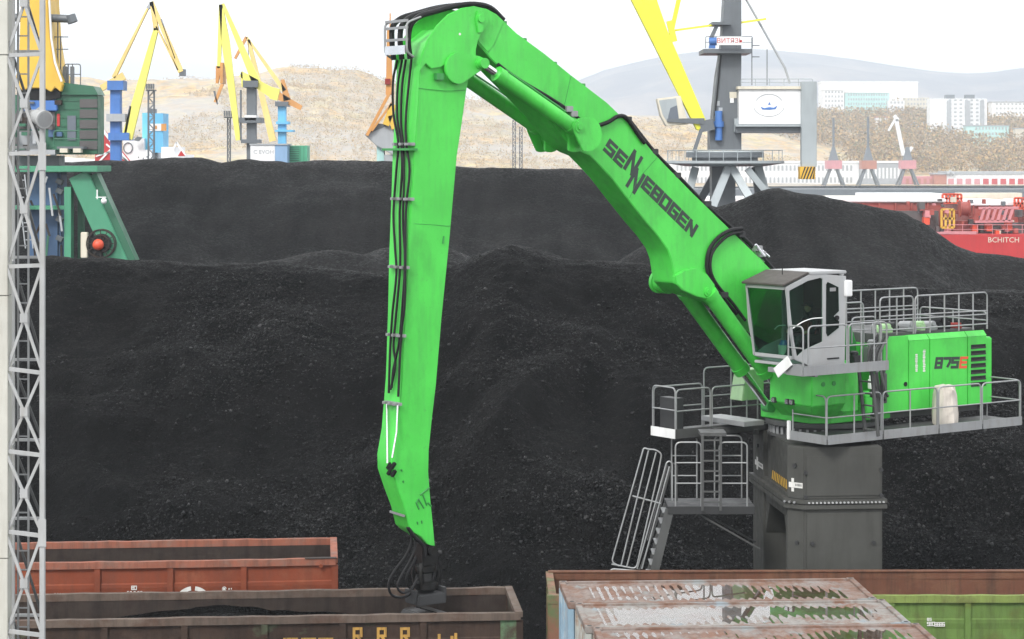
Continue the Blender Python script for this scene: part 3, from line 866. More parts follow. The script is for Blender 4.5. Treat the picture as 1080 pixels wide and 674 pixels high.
pprism([(-CH + .02, QR0 + .004), (RW - .003, QR0 + .004), (RW - .003, QR1 - .004), (-CH + .02, QR1 - .004)], zmid, zmid + .1, 'recess_floor', pylon, .006)
for q0, q1 in ((0, .55), (3.3, PDP)):
    pl = plan(q0, q1, CH if q0 == 0 else .02, 0)
    pprism(pl, 0, zf - .12, 'leg', pylon)
pprism([(.25, .555), (PWD - .02, .555), (PWD - .02, 3.295), (.25, 3.295)], 0, zf - .13, 'back_web', pylon)
pprism([(-CH + .05, .555), (.245, .555), (.245, 3.295), (-CH + .05, 3.295)], zf - .42, zf - .13, 'portal_beam', pylon)
for qa, qb in ((.556, 1.0), (3.294, 2.8)):
    MB(LP).loft([(-CH + .06, qa, zf - .425), (-CH + .06, qb, zf - .425), (-CH + .06, qa, zf - 1.25)], [(.24, qa, zf - .425), (.24, qb, zf - .425), (.24, qa, zf - 1.25)]).build('gusset', 'pylon_grey', pylon)
fl = [(-.02, -.1), (PWD + .1, -.1), (PWD + .1, PDP + .1), (-CH - .1, PDP + .1), (-CH - .1, CH - .02)]
pprism(fl, zf - .12, zf - .008, 'flange', pylon, .008); pprism(fl, zf + .012, zf + .12, 'flange', pylon, .008)
for i in range(20):
    p = .1 + i * (PWD - .1) / 19
    MB(LP).cyl((p, -.104, zf + .05), (p, -.14, zf + .05), .026, n=8).build('bolt', 'cab_grey', pylon)
for i in range(3):
    p = -CH - .08 + i * .1; q = CH - .1 - i * .1
    MB(LP).cyl((p, q, zf + .05), (p - .03, q - .03, zf + .05), .03, n=8).build('bolt', 'galv', pylon)
for z0, z1 in ((zmid + .08, ztop - .22), (.4, zf - .22)):
    MB(LP).box(.06, PWD - .05, -.028, .004, z0, z1).build('cover_panel', 'pylon_grey', pylon, bevel=.008)
for p, z in ((PWD - .04, 5.75), (PWD - .04, 5.12), (.03, 5.7), (.03, 5.1), (.2, 3.95), (1.74, 3.95), (-.14, 3.95)):
    MB(LP).cyl((p, -.03 if p > 0 else .14, z), (p - (.03 if p < 0 else 0), -.08 if p > 0 else .1, z), .05, n=10).build('hatch_knob', 'dark_steel', pylon)
# emblems and knobs on the chamfer and on the far pillar
for (p0, q0), (dp, dq), (np_, nq), L_ in (((-CH / 2, CH / 2), (.7071, -.7071), (-.7071, -.7071), .2), ((-CH, 3.9), (0, -1), (-1, 0), .52)):
    def on(u, z, h=.0): return (p0 + dp * u + np_ * h, q0 + dq * u + nq * h, z)
    for zz in (5.85, 4.95): MB(LP).cyl(on(-L_ * .1, zz, -.01), on(-L_ * .1, zz, .05), .055, n=12).build('hatch_knob', 'dark_steel', pylon)
    mb = MB(LP)
    for u0, u1, z0, z1, hh in ((-L_, L_, 5.30, 5.43, .006), (-L_ * .62, -L_ * .25, 5.435, 5.53, .0066), (-L_ * .62, -L_ * .25, 5.20, 5.295, .0066)):
        mb.loft([on(u0, z0, .002), on(u1, z0, .002), on(u1, z1, .002), on(u0, z1, .002)], [on(u0, z0, hh), on(u1, z0, hh), on(u1, z1, hh), on(u0, z1, hh)])
    mb.build('emblem', 'white_mark', pylon)
    mb = MB(LP)
    for k in range(5):
        u0 = -L_ * .02 + k * L_ * .19; mb.loft([on(u0, 5.34, .0065), on(u0 + L_ * .1, 5.34, .0065), on(u0 + L_ * .1, 5.40, .0065), on(u0, 5.40, .0065)], [on(u0, 5.34, .008), on(u0 + L_ * .1, 5.34, .008), on(u0 + L_ * .1, 5.40, .008), on(u0, 5.40, .008)])
    mb.build('fine_print', 'dark_steel', pylon)
mb, mk = MB(LP), MB(LP)
for i in range(22):
    y0 = QR0 + .08 + i * .1; sl = .1 if i < 11 else -.1
    y1 = min(max(y0 + sl, QR0 + .02), QR1 - .13)
    pts = [(RW - .004, y0, zmid + .13), (RW - .004, y0 + .1, zmid + .13), (RW - .004, y1 + .1, zmid + .36), (RW - .004, y1, zmid + .36)]
    (mb if i % 2 else mk).prism(pts, (-.004, 0, 0))
mb.build('hazard_stripe', 'hazard_yellow', pylon); mk.build('hazard_stripe', 'hazard_black', pylon)
for i in range(6): MB(LP).box(.24, .247, 1.5, 1.57, .5 + i * .62, .88 + i * .62).build('level_mark', 'white_mark', pylon)
# slew ring
mb = MB(); mb.lathe((CC.x, CC.y, 6.30), [(1.45, 0), (1.45, .06), (1.30, .08), (1.30, .28), (1.5, .3), (1.5, .42)], 48)
ring = mb.build('slew_ring', 'galv_dull', mh, smooth=True)
for i in range(44):
    q = 2 * math.pi * i / 44
    MB().box(CC.x + 1.38 * math.cos(q) - .03, CC.x + 1.38 * math.cos(q) + .03, CC.y + 1.38 * math.sin(q) - .03, CC.y + 1.38 * math.sin(q) + .03, 6.37, 6.55).build('ring_bolt', 'galv', ring)

# ---- upper carriage
def abox(a0, a1, o0, o1, z0, z1, mat, name, par=mh, bevel=.015):
    return MB(LC).box(a0, a1, o0, o1, z0, z1).build(name, mat, par, bevel=bevel)
mb = MB(LC)                                   # turntable deck
pl = [(1.35, -.9), (1.35, .9), (.9, 1.25), (-1.2, 1.25), (-1.2, -1.25), (.9, -1.25)]
mb.loft([(a, o, 6.74) for a, o in pl], [(a, o, 7.1) for a, o in pl])
mb.loft([(1.2, -.75, 7.1), (1.2, .52, 7.1), (-1.2, .52, 7.1), (-1.2, -.75, 7.1)], [(.9, -.7, 8.1), (.9, .5, 8.1), (-1.2, .5, 8.1), (-1.2, -.7, 8.1)])
chin = mb.build('upper_frame', 'green', mh, bevel=.02)
fa, fz1, fz0 = AZ(856, 400, 2.1)[0], AZ(856, 387, 2.1)[1], AZ(856, 429, 2.1)[1]
ra = AZ(890, 400, 2.1)[0]
pl = [(fa, .56), (fa, 2.1), (ra, 2.1), (ra - .3, 1.9), (ra - .45, 1.5), (ra - .9, 1.4), (ra - .9, .56)]
MB(LC).loft([(a, o, fz0) for a, o in pl], [(a, o, fz1) for a, o in pl]).build('cab_pedestal', 'green', chin, bevel=.025)
pl2 = [(fa - .35, .6), (fa - .35, 1.75), (ra - .1, 1.75), (ra - .4, 1.6), (ra - .5, 1.4), (ra - .9, 1.3), (ra - .9, .6)]
MB(LC).loft([(a, o, fz0 - .36) for a, o in pl2], [(a, o, fz0 - .004) for a, o in pl]).build('skirt', 'green', chin, bevel=.02)
for oo in (.75, 1.25, 1.42):
    MB(LC).box(fa - .1, fa + .06, oo - .07, oo + .07, fz0 - .02, fz0 + .12).build('lamp', 'dark_steel', chin, bevel=.02)
    MB(LC).box(fa + .061, fa + .07, oo - .055, oo + .055, fz0, fz0 + .1).build('lens', 'chrome', chin)
for q in (.35, .68):
    aa = fa + (ra - fa) * q; MB(LC).cyl((aa, 2.09, fz1 - .45), (aa, 2.12, fz1 - .45), .06, n=12).build('plug', 'green_dark', chin)
MB(LC).lathe((ra - .35, 1.72, fz0 - .2), [(.36, 0), (.36, fz1 - fz0 + .15)], 24).build('drum', 'green', chin, smooth=True)
for oo in (-.62, .46):                        # plates that carry the boom foot
    MB(LC).loft([(1.0, oo, 8.1), (-.9, oo, 8.1), (-.5, oo, 9.1), (.6, oo, 9.1)], [(1.0, oo + .08, 8.1), (-.9, oo + .08, 8.1), (-.5, oo + .08, 9.1), (.6, oo + .08, 9.1)]).build('boom_foot_plate', 'green_dark', chin, bevel=.01)
# base beam under the engine house
abox(-4.5, -1.0, -1.2, 1.2, 6.72, 6.95, 'galv_dull', 'rear_frame')
# engine house
HO = 1.5
af = AZ(931, 390, HO)[0]; ar_ = AZ(1051, 390, HO)[0]
s1, s2, s3, s4 = (AZ(x, 390, HO)[0] for x in (958.3, 980.6, 1020.6, 1041))
zt, zb = AZ(985, 352, HO)[1], AZ(985, 431.5, HO)[1]
mb = MB(LC)
pl = [(af, HO - .06), (ar_ + .12, HO - .06), (ar_, HO - .22), (ar_ - .02, -HO + .3), (ar_ + .2, -HO), (af, -HO)]
mb.loft([(a, o, zb) for a, o in pl], [(a, o, zt - .2) for a, o in pl])
house = mb.build('engine_house', 'green', mh, bevel=.03)
for i, (a0, a1) in enumerate(((af, s1), (s1, s2), (s2, s3), (s3, s4))):
    mb = MB(LC); mb.box(a1 + .012, a0 - .012, HO - .058, HO, zb + .01, zt - (.0 if i == 0 else .14))
    pn = mb.build('panel', 'green', house, bevel=.012)
    if i > 0:
        mb = MB(LC); mb.loft([(a0 - .012, HO, zt - .136), (a1 + .012, HO, zt - .136), (a1 + .012, HO - .12, zt), (a0 - .012, HO - .12, zt)],
                             [(a0 - .012, HO - .05, zt - .136), (a1 + .012, HO - .05, zt - .136), (a1 + .012, HO - .17, zt - .01), (a0 - .012, HO - .17, zt - .01)])
        mb.build('panel_top', 'green', house)
    if i == 0: MB(LC).cyl((a1 + .12, HO, 7.62), (a1 + .12, HO + .02, 7.62), .06, n=12).build('lock', 'black_rubber', house)
# louvres
l0, l1 = AZ(1024, 400, HO)[0], AZ(1039.5, 400, HO)[0]
lz0, lz1 = AZ(1031, 408, HO)[1], AZ(1031, 361.5, HO)[1]
for i in range(7):
    z0 = lz0 + i * (lz1 - lz0) / 7
    lv = MB(LC).box(l1, l0, HO + .001, HO + .006, z0 + .012, z0 + .125).build('louvre', 'black_rubber', house)
    MB(LC).box(l1, l0, HO + .007, HO + .02, z0 + .02, z0 + .055).build('slat', 'dark_steel', house)
# lettering 875E and the white rows of fine print
b0, b1, t0 = (Vector(LC(*P3(x, y, HO))) for x, y in ((985.5, 389.2), (1019.5, 388.4), (987.2, 376.6)))
uy = t0 - b0; ux = (b1 - b0) / 3.5
w_ = write(MB(), [(c, i * .88, 0, .78, 1) for i, c in enumerate('875')], b0, ux, uy, NV, .245); w_.build('lettering', 'logo_grey', house)
write(MB(), [('E', 2.66, 0, .82, 1)], b0, ux, uy, NV, .22).build('lettering', 'red_paint', house)
for x0, y0, y1 in ((966.5, 373, 392), (974.6, 369, 392)):
    mb = MB(LC); a0, z0 = AZ(x0, y1, HO); z1 = AZ(x0, y0, HO)[1]
    z = z0
    while z < z1:
        h_ = rnd.uniform(.02, .05); mb.box(a0 - .05 + rnd.uniform(0, .02), a0 + .05 - rnd.uniform(0, .02), HO + .001, HO + .005, z, min(z + h_, z1)); z += h_ + .012
    mb.build('fine_print', 'white_mark', house)
# machinery on the roof
abox(af - .1, ar_ + .5, -1.3, 1.2, zt - .22, zt + .05, 'galv_dull', 'roof_deck')
eng = [(-1.25, .9, .3, .25, 'green_pale'), (-1.7, .7, .25, .3, 'dark_steel'), (-2.1, .9, .35, .28, 'galv'), (-2.55, .85, .2, .32, 'green_pale'), (-2.9, .9, .3, .25, 'galv'), (-3.4, .8, .5, .36, 'black_rubber'), (-3.9, .9, .16, .16, 'cloth_red')]
for a, o_, w, h_, m_ in eng:
    mb = MB(LC); mb.box(a - w / 2, a + w / 2, o_ - .25, o_ + .25, zt + .05, zt + .05 + h_ * .55); mb.cyl((a, o_ - .2, zt + .05 + h_ * .55), (a, o_ + .26, zt + .08 + h_ * .55), w * .28, n=12)
    mb.build('engine_part', m_, house, bevel=.02)

# ---- railings and decks
def railing(pts, h, name='railing', par=mh, mat='galv', posts=1.2, mids=(.5,), r=.021, close=True, xf=LC):
    P = [Vector(p) for p in pts]
    mb = MB(xf); up = Vector((0, 0, h))
    top = [P[0]] + [p + up for p in P] + [P[-1]] if close else [p + up for p in P]
    mb.tube(rounded(top, .14), r, 8)
    for m_ in mids: mb.tube([p + up * m_ for p in P], r * .85, 8)
    for a, b in zip(P, P[1:]):
        n = max(1, round((b - a).length / posts))
        for i in range(1, n): q = a.lerp(b, i / n); mb.cyl(q, q + up, r, n=8)
        if b is not P[-1]: mb.cyl(b, b + up, r, n=8)
    return mb.build(name, mat, par, smooth=True)
# lower walkway beside the engine house
w0, w1 = AZ(872, 470, 2.5)[0], AZ(1078, 458, 2.5)[0]
zd = AZ(872, 469, 2.5)[1] + .12
deck = MB(LC).box(w1, w0, 1.2, 2.5, zd - .06, zd).build('walkway', 'galv_dull', mh, bevel=.005)
seg = [w0, AZ(931, 466, 2.5)[0], AZ(990, 463, 2.5)[0], AZ(1036, 461, 2.5)[0], w1]
for i, (a, b) in enumerate(zip(seg, seg[1:])):
    MB(LC).box(b + .02, a - .02, 2.5, 2.52, zd - .13, zd + .10).build('kick_plate', 'galv', deck, bevel=.004)
    railing([(a - .03, 2.47, zd), (b + .03, 2.47, zd)], 1.05, par=deck)
MB(LC).box(w0, w0 + .02, 1.2, 2.5, zd - .13, zd + .10).build('kick_plate', 'galv', deck, bevel=.004)
MB(LC).box(w0 - .02, w0 + .06, 1.12, 1.2, zd - .13, zd + .34).build('corner_post', 'white_paint', deck, bevel=.01)
railing([(w0 - .03, 1.25, zd), (w0 - .03, 2.44, zd)], 1.05, par=deck)
railing([(w1 + .03, 1.3, zd), (w1 + .03, 2.44, zd)], 1.05, par=deck, posts=2)
MB(LC).tube([(w1 + .1, 1.32, zd + .5), (-.9, 1.32, zd + .5)], .06, 8).build('frame_tube', 'galv', deck, smooth=True)
for aa in (-1.2, -2.2, -3.4): MB(LC).box(aa - .05, aa + .05, .9, 2.48, zd - .2, zd - .065).build('cross_beam', 'galv_dull', deck)
# right-hand walkway on the far side
RO = -2.35
r0, r1 = AZ(687, 440, RO)[0], AZ(800, 440, RO)[0]
zr = AZ(700, 456, RO)[1] + .1
rdk = MB(LC).box(r1, r0, RO, RO + .95, zr - .06, zr).build('walkway', 'galv_dull', mh)
MB(LC).box(r1, r0, RO + .95, RO + .97, zr - .14, zr + .1).build('kick_plate', 'galv_dull', rdk)
MB(LC).box(r0, r0 + .02, RO, RO + .97, zr - .14, zr + .1).build('kick_plate', 'white_paint', rdk)
railing([(r0 - .03, RO + .02, zr), (r0 - .03, RO + .93, zr)], 1.15, par=rdk)
railing([(r0 - .06, RO + .93, zr), (r0 - 1.2, RO + .93, zr)], 1.1, par=rdk)
railing([(r0 - 1.26, RO + .93, zr), (r1 + .05, RO + .93, zr)], 1.1, par=rdk)
railing([(r0 - .06, RO + .02, zr), (r0 - 1.7, RO + .02, zr)], 1.1, par=rdk)
railing([(r0 - 1.76, RO + .02, zr), (r1 + .05, RO + .02, zr)], 1.5, par=rdk)
MB(LC).box(r0 - .5, r0 - .2, RO + .1, RO + .7, zr, zr + .85).build('locker', 'dark_steel', rdk, bevel=.01)
abox(r0 - 2.2, r0 - 1.5, RO + .2, RO + 1.9, zr + .15, zr + .28, 'galv', 'side_step')
for aa in (r0 - .9, r0 - 2.6): MB(LC).box(aa - .08, aa + .08, RO, -1.2, zr - .2, zr - .065).build('cross_beam', 'galv_dull', rdk)
tk = AZ(790, 405, -1.6)
MB(LC).loft([(tk[0] - .35, -1.9, tk[1] - .4), (tk[0] + .42, -1.9, tk[1] - .4), (tk[0] + .25, -1.9, tk[1] + .4), (tk[0] - .35, -1.9, tk[1] + .4)], [(tk[0] - .35, -1.4, tk[1] - .4), (tk[0] + .42, -1.4, tk[1] - .4), (tk[0] + .25, -1.4, tk[1] + .4), (tk[0] - .35, -1.4, tk[1] + .4)]).build('tank', 'green_pale', mh, bevel=.02)
abox(r1 - .2, r0 - 1.2, -1.5, -1.25, zr - .1, zr + .05, 'galv_dull', 'frame_beam')

# ---- cab
CO0, CO1 = .85, 2.35
def cp(x, y, o=CO1): return AZ(770 + x / 5.62, 280 + y / 5.62, o)
outer = [cp(*p) for p in ((335, 128), (470, 55), (555, 52), (688, 62), (690, 110), (680, 590), (475, 597), (385, 560), (348, 350))]
inner = [cp(*p) for p in ((352, 150), (462, 92), (535, 74), (549, 80), (549, 110), (549, 452), (440, 502), (398, 540), (360, 345))]
cab = thing  # replaced below
cb = MB(LC)
zfl = cp(475, 597)[1]
ab, af_, = cp(680, 590)[0], cp(385, 560)[0]
cb.box(ab, af_ - .02, CO0, CO1 - .05, zfl, zfl + .07)
cabm = cb.build('cab', 'cab_grey', mh, bevel=.01)
def sidepl(o0, o1, name):
    mb = MB(LC); mb.frame([(a, o0, z) for a, z in outer], [(a, o0, z) for a, z in inner], (0, o1 - o0, 0))
    return mb.build(name, 'cab_grey', cabm, bevel=.008)
sidepl(CO1 - .05, CO1, 'side_frame'); sidepl(CO0, CO0 + .05, 'side_frame')
for oo in (CO1 - .03, CO0 + .02):
    MB(LC).loft([(a, oo, z) for a, z in inner], [(a, oo + .01, z) for a, z in inner]).build('side_window', 'cab_glass', cabm)
# rear quarter light and door furniture on the near side
rw = [cp(*p) for p in ((578, 98), (640, 128), (643, 270), (612, 300), (645, 332), (642, 368), (577, 420), (568, 400), (569, 112))]
MB(LC).loft([(a, CO1 + .002, z) for a, z in rw], [(a, CO1 + .008, z) for a, z in rw]).build('rear_side_window', 'black_rubber', cabm)
MB(LC).loft([(a, CO1 + .009, z) for a, z in rw], [(a, CO1 + .016, z) for a, z in rw]).build('window_pane', 'cab_glass', cabm)
a, z = cp(629, 310); MB(LC).cyl((a, CO1 + .01, z), (a, CO1 + .05, z), .06, n=14).build('door_latch', 'black_rubber', cabm)
a, z = cp(610, 550); MB(LC).box(a - .2, a + .2, CO1 + .002, CO1 + .012, z - .02, z + .015).build('slot', 'black_rubber', cabm)
a, z = cp(606, 142); MB(LC).box(a - .1, a + .1, CO1 + .018, CO1 + .021, z - .045, z + .045).build('sticker', 'galv', cabm)
# front: bottom sill, top rail, two pillars, sloping screen
ft, fb = cp(338, 132), cp(385, 556)
rt = cp(470, 55)
def ft_at(t): return (fb[0] + (ft[0] - fb[0]) * t, fb[1] + (ft[1] - fb[1]) * t)
for oo in (CO0, CO1 - .06):
    MB(LC).beam((fb[0], oo + .03, fb[1]), (ft[0], oo + .03, ft[1]), .07, .06, up=(1, 0, 0)).build('front_pillar', 'cab_grey', cabm, bevel=.01)
MB(LC).box(fb[0] - .03, fb[0] + .035, CO0 + .07, CO1 - .07, fb[1] - .02, fb[1] + .07).build('front_sill', 'cab_grey', cabm, bevel=.01)
MB(LC).box(ft[0] - .03, ft[0] + .035, CO0 + .07, CO1 - .07, ft[1] - .06, ft[1] + .02).build('front_header', 'cab_grey', cabm, bevel=.01)
MB(LC).loft([(fb[0], CO0 + .07, fb[1] + .07), (fb[0], CO1 - .07, fb[1] + .07), (ft[0], CO1 - .07, ft[1] - .06), (ft[0], CO0 + .07, ft[1] - .06)],
            [(fb[0] + .012, CO0 + .07, fb[1] + .07), (fb[0] + .012, CO1 - .07, fb[1] + .07), (ft[0] + .012, CO1 - .07, ft[1] - .06), (ft[0] + .012, CO0 + .07, ft[1] - .06)]).build('windscreen', 'cab_glass', cabm)
# roof: sloping visor and flat top
rr_ = cp(688, 62)
MB(LC).loft([(ft[0] + .1, CO0 - .06, ft[1] + .03), (ft[0] + .1, CO1 - .02, ft[1] + .03), (rt[0], CO1 - .02, rt[1] + .02), (rt[0], CO0 - .06, rt[1] + .02)],
            [(ft[0] + .1, CO0 - .06, ft[1] + .08), (ft[0] + .1, CO1 - .02, ft[1] + .08), (rt[0], CO1 - .02, rt[1] + .07), (rt[0], CO0 - .06, rt[1] + .07)]).build('roof_visor', 'roof_grey', cabm, bevel=.01)
MB(LC).box(rr_[0] - .02, rt[0] - .02, CO0 - .04, CO1 + .01, rt[1] - .01, rt[1] + .07).build('roof', 'cab_grey', cabm, bevel=.02)
MB(LC).box(ab - .01, ab + .04, CO0, CO1 - .06, zfl, rt[1] - .02).build('rear_wall', 'roof_grey', cabm, bevel=.01)
a, z = cp(676, 48); MB(LC).ball((a, CO1 - .1, z), .07, 8).build('beacon', 'white_paint', cabm, smooth=True)
a, z = cp(697, 135); MB(LC).box(a - .12, a + .12, CO1 - .12, CO1 + .06, z - .2, z + .2).build('rear_lamp_box', 'white_paint', cabm, bevel=.02)
a, z = cp(425, 40); MB(LC).cyl((a, CO1 - .7, z - .1), (a, CO1 - .7, z + .12), .012, n=6).build('aerial', 'black_rubber', cabm)
# the curved grab rail outside the windows, and inside: seat, console and wheel column
MB(LC).tube(spline([(cp(365, 372)[0], CO1 + .04, cp(365, 372)[1]), (cp(420, 335)[0], CO1 + .05, cp(420, 335)[1]), (cp(480, 314)[0], CO1 + .05, cp(480, 314)[1]), (cp(540, 310)[0], CO1 + .04, cp(540, 310)[1])], 4), .014, 6).build('grab_rail', 'white_paint', cabm, smooth=True)
seat = MB(LC); sa = ab + .55
seat.box(sa - .28, sa + .25, 1.32, 1.84, zfl + .42, zfl + .58); seat.loft([(sa - .28, 1.34, zfl + .5), (sa - .14, 1.34, zfl + .58), (sa - .26, 1.38, zfl + 1.35), (sa - .36, 1.38, zfl + 1.33)], [(sa - .28, 1.82, zfl + .5), (sa - .14, 1.82, zfl + .58), (sa - .26, 1.78, zfl + 1.35), (sa - .36, 1.78, zfl + 1.33)])
seat.box(sa - .2, sa + .2, 1.4, 1.76, zfl + .07, zfl + .42); seat.build('seat', 'black_rubber', cabm, bevel=.04)
for oo in (1.18, 1.94): MB(LC).box(sa - .2, sa + .42, oo - .06, oo + .06, zfl + .55, zfl + .72).build('armrest', 'dark_steel', cabm, bevel=.03)
ca_, cz_ = cp(245, 470, 1.15)
mb = MB(LC); mb.lathe((ca_ - .35, 1.22, zfl + .12), [(.12, 0), (.15, .3), (.13, .31), (.1, .05)], 18); mb.build('waste_bucket', 'white_mark', cabm, smooth=True)
MB(LC).lathe((ca_ - .35, 1.22, zfl + .435), [(.12, 0), (.07, .12)], 16).build('bucket_cloth', 'blue_plastic', cabm, smooth=True)
MB(LC).box(ca_ - .40, ca_ - .30, 1.18, 1.26, zfl + .5, zfl + .85).build('monitor_post', 'galv', cabm, bevel=.01)
MB(LC).tube(spline([(ca_ - .2, 1.05, zfl + .82), (ca_ - .15, 1.25, zfl + .92), (ca_ - .15, 1.5, zfl + .95)], 4), .014, 6).build('wiper_arm', 'white_paint', cabm, smooth=True)

# cab deck with its rails
d0, d1 = AZ(847, 396, 3.0)[0], AZ(937, 393, 3.0)[0]
dz = AZ(847, 391, 3.0)[1]
cdk = MB(LC).box(d1, d0, 2.42, 3.0, dz - .05, dz).build('cab_deck', 'galv_dull', mh)
for nm, bx in (('kick_plate', (d1, d0, 3.0, 3.02, dz - .14, dz + .10)), ('kick_plate', (d0, d0 + .02, 2.42, 3.0, dz - .14, dz + .10)), ('deck_joist', (d1 + .3, d1 + .4, 1.0, 2.98, dz - .18, dz - .06)), ('deck_joist', (d0 - .5, d0 - .4, 1.3, 2.98, dz - .18, dz - .06))):
    MB(LC).box(*bx).build(nm, 'galv', cdk, bevel=.004)
e1 = AZ(845, 393, 3.0)[0]
railing([(d0 - .03, 2.45, dz), (d0 - .03, 2.97, dz)], 1.05, par=cdk)
e2 = AZ(895, 393, 3.0)[0]
railing([(d0 - .2, 2.97, dz), (e2 + .03, 2.97, dz)], 1.05, par=cdk, posts=2.2)
railing([(e2 - .03, 2.97, dz), (d1 + .03, 2.97, dz)], 1.05, par=cdk, posts=.5)
MB(LC).beam((d0 + .1, 2.15, dz - .12), (d0 + .06, 2.6, dz + .22), .03, .26).build('mirror', 'white_paint', cdk, bevel=.005)
# ladder and pump gear between cab deck and house
lad = MB(LC)
for oo in (2.3, 2.75): lad.beam((d1 + .1, oo, zd), (d1 + .35, oo, dz), .05, .08)
for i in range(6): t = (i + .5) / 6; lad.box(d1 + .1 + .25 * t - .05, d1 + .1 + .25 * t + .05, 2.3, 2.75, zd + (dz - zd) * t - .015, zd + (dz - zd) * t + .015)
lad.build('ladder', 'galv_dull', mh)
gear = [(.05, 1.62, .25, 7.0, .55, 'green'), (-.35, 1.55, .2, 6.75, 1.2, 'galv_dull'), (-.5, 1.3, .35, 8.2, .6, 'galv'), (.2, 1.35, .3, 8.2, .35, 'dark_steel'), (-.05, 1.7, .12, 7.6, .35, 'white_paint'), (-.55, 1.65, .14, 7.2, 1.1, 'galv_dull')]
for a, o_, w, z0, h_, m_ in gear:
    mb = MB(LC); mb.box(a - w / 2, a + w / 2, o_ - w / 2, o_ + w / 2, z0, z0 + h_ * .7); mb.lathe((a, o_, z0 + h_ * .7), [(w * .4, 0), (w * .4, h_ * .25), (w * .25, h_ * .3)], 12)
    mb.build('pump_unit', m_, mh, bevel=.02)
for i in range(5):
    y = 1.45 + .1 * i
    MB(LC).tube(spline([(-.5, y, 7.0 + .1 * i), (-.3 + .1 * (i % 2), y + .1, 7.6), (-.2, y, 8.4), (-.6, y - .1, 8.9)], 5), .035, 6).build('pump_hose', 'dark_steel' if i % 2 else 'galv_dull', mh, smooth=True)
# roof rails
zr0 = zt + .02
for oo, nm in ((HO - .15, 0), (-HO + .3, 1)):
    railing([(af - .05, oo, zr0), (s2 + .45, oo, zr0)], .98, mids=(.5, .14), posts=.6)
    railing([(s2 + .38, oo, zr0), (ar_ + .2, oo, zr0)], .98, mids=(.5, .4, .14), posts=.6)
railing([(ar_ + .15, -HO + .35, zr0), (ar_ + .15, HO - .2, zr0)], .45, mids=(.5,), posts=1.5)
railing([(af + .9, HO - .2, zr0 - .15), (af + .05, HO - .2, zr0 - .15)], .65, posts=.5)
railing([(af + 1.2, .9, zr0 - .3), (af + .1, .9, zr0 - .3)], 1.15, posts=.8)
# exhaust-like silver pipe by the house corner
MB(LC).tube(rounded([(af + .18, HO + .1, 8.2), (af + .18, HO + .1, 9.25), (af + .45, HO + .1, 9.25), (af + .45, HO + .1, 9.0)], .15), .045, 10).build('air_pipe', 'galv', mh, smooth=True)

# white sack hung over the walkway rail
sx = AZ(1004, 440, 2.3)
pr = [(.30, 0), (.335, .08), (.33, .3), (.31, .55), (.285, .78), (.27, .92), (.24, 1.0), (.1, 1.03)]
mb = MB(LC); mb.lathe((sx[0], 2.05, zd), pr, 22)
for i in range(len(mb.v)):
    x, y, z = mb.v[i]; q = math.sin(i * 1.7) * .018 + math.sin(z * 23 + i % 22) * .012
    mb.v[i] = (x + q, y - q, z + .02 * math.sin(i * .9) if z > zd + .1 else z)
tag(mb.build('sack', 'sack', smooth=True), 'dirty white sack standing on the walkway below the number', 'sack')

# ---- access landing and stair on the left of the pylon
YL = 56.4
def lw(px, py, dy=0.0): return W(px, py, YL + dy)
land = thing('access_stair', 'grey steel stair and railed landing leaning on the pylon', 'stair', (W(700, 0, YL).x, YL, 0))
a, b = lw(703, 531), lw(794, 531)
zl = a.z
dk = MB().box(a.x, b.x, YL - .5, YL + .9, zl - .2, zl).build('landing', 'dark_steel', land, bevel=.01)
idl = lambda x, y, z: (x, y, z)
for yy in (YL - .47, YL + .87):
    x0, x1, x2, x3 = (W(q, 0, YL).x for q in (711, 738, 757, 786))
    railing([(x0, yy, zl), (x1, yy, zl)], 1.62, par=land, xf=idl, mids=(.36, .68), posts=.6, mat='galv')
    railing([(x2, yy, zl), (x3, yy, zl)], 1.62, par=land, xf=idl, mids=(.36, .68), posts=.6, mat='galv')
x1, x2 = W(739, 0, YL).x, W(758, 0, YL).x
ld = MB()
for x in (x1, x2): ld.box(x - .03, x + .03, YL - .56, YL - .49, zl - .1, zl + 1.8)
for i in range(7): ld.box(x1, x2, YL - .55, YL - .50, zl + .1 + i * .26, zl + .14 + i * .26)
ld.build('ladder', 'galv_dull', land)
MB().box(x1 - .05, x2 + .15, YL - .5, YL + .3, zl + 1.78, zl + 1.86).build('ladder_head', 'galv_dull', land)
p0, p1 = lw(737, 541), lw(800, 577); MB().tube([(p0.x, YL - .3, p0.z), (p1.x, YL - .3, p1.z)], .025, 8).build('brace', 'galv_dull', land)
p0, p1 = lw(737, 541), lw(800, 577); MB().tube([(p0.x, YL + .7, p0.z), (p1.x, YL + .7, p1.z)], .025, 8).build('brace', 'galv_dull', land)
st0, st1 = lw(705, 531), lw(659, 720)
for dy in (-.45, .35):
    mb = MB(); mb.beam((st0.x, YL + dy, st0.z - .08), (st1.x, YL + dy, 0.03), .05, .22); mb.build('stringer', 'galv_dull', land)
for i in range(17):
    t = (i + .6) / 17.5; x, z = st0.x + (st1.x - st0.x) * t, st0.z + (0.03 - st0.z) * t
    MB().box(x - .14, x + .14, YL - .42, YL + .32, z - .02, z + .015).build('tread', 'galv', land)
def stair_rail(dy, pairs, mat='galv'):
    for pts in pairs:
        MB().tube(rounded([tuple(W(x, y, YL + dy)) for x, y in pts], .12), .02, 8).build('stair_rail', mat, land, smooth=True)
stair_rail(-.47, [[(653, 597), (645, 593), (679, 472), (684, 474), (690, 474), (698, 478), (694, 500), (671, 600), (645, 595)], [(655, 597), (684, 475)], [(661, 598), (692, 477)], [(667, 523), (697, 531)], [(672, 600), (703, 488), (706, 486), (709, 489), (709, 528)], [(677, 600), (706, 492)], [(641, 606), (645, 600), (673, 602), (678, 606)]])
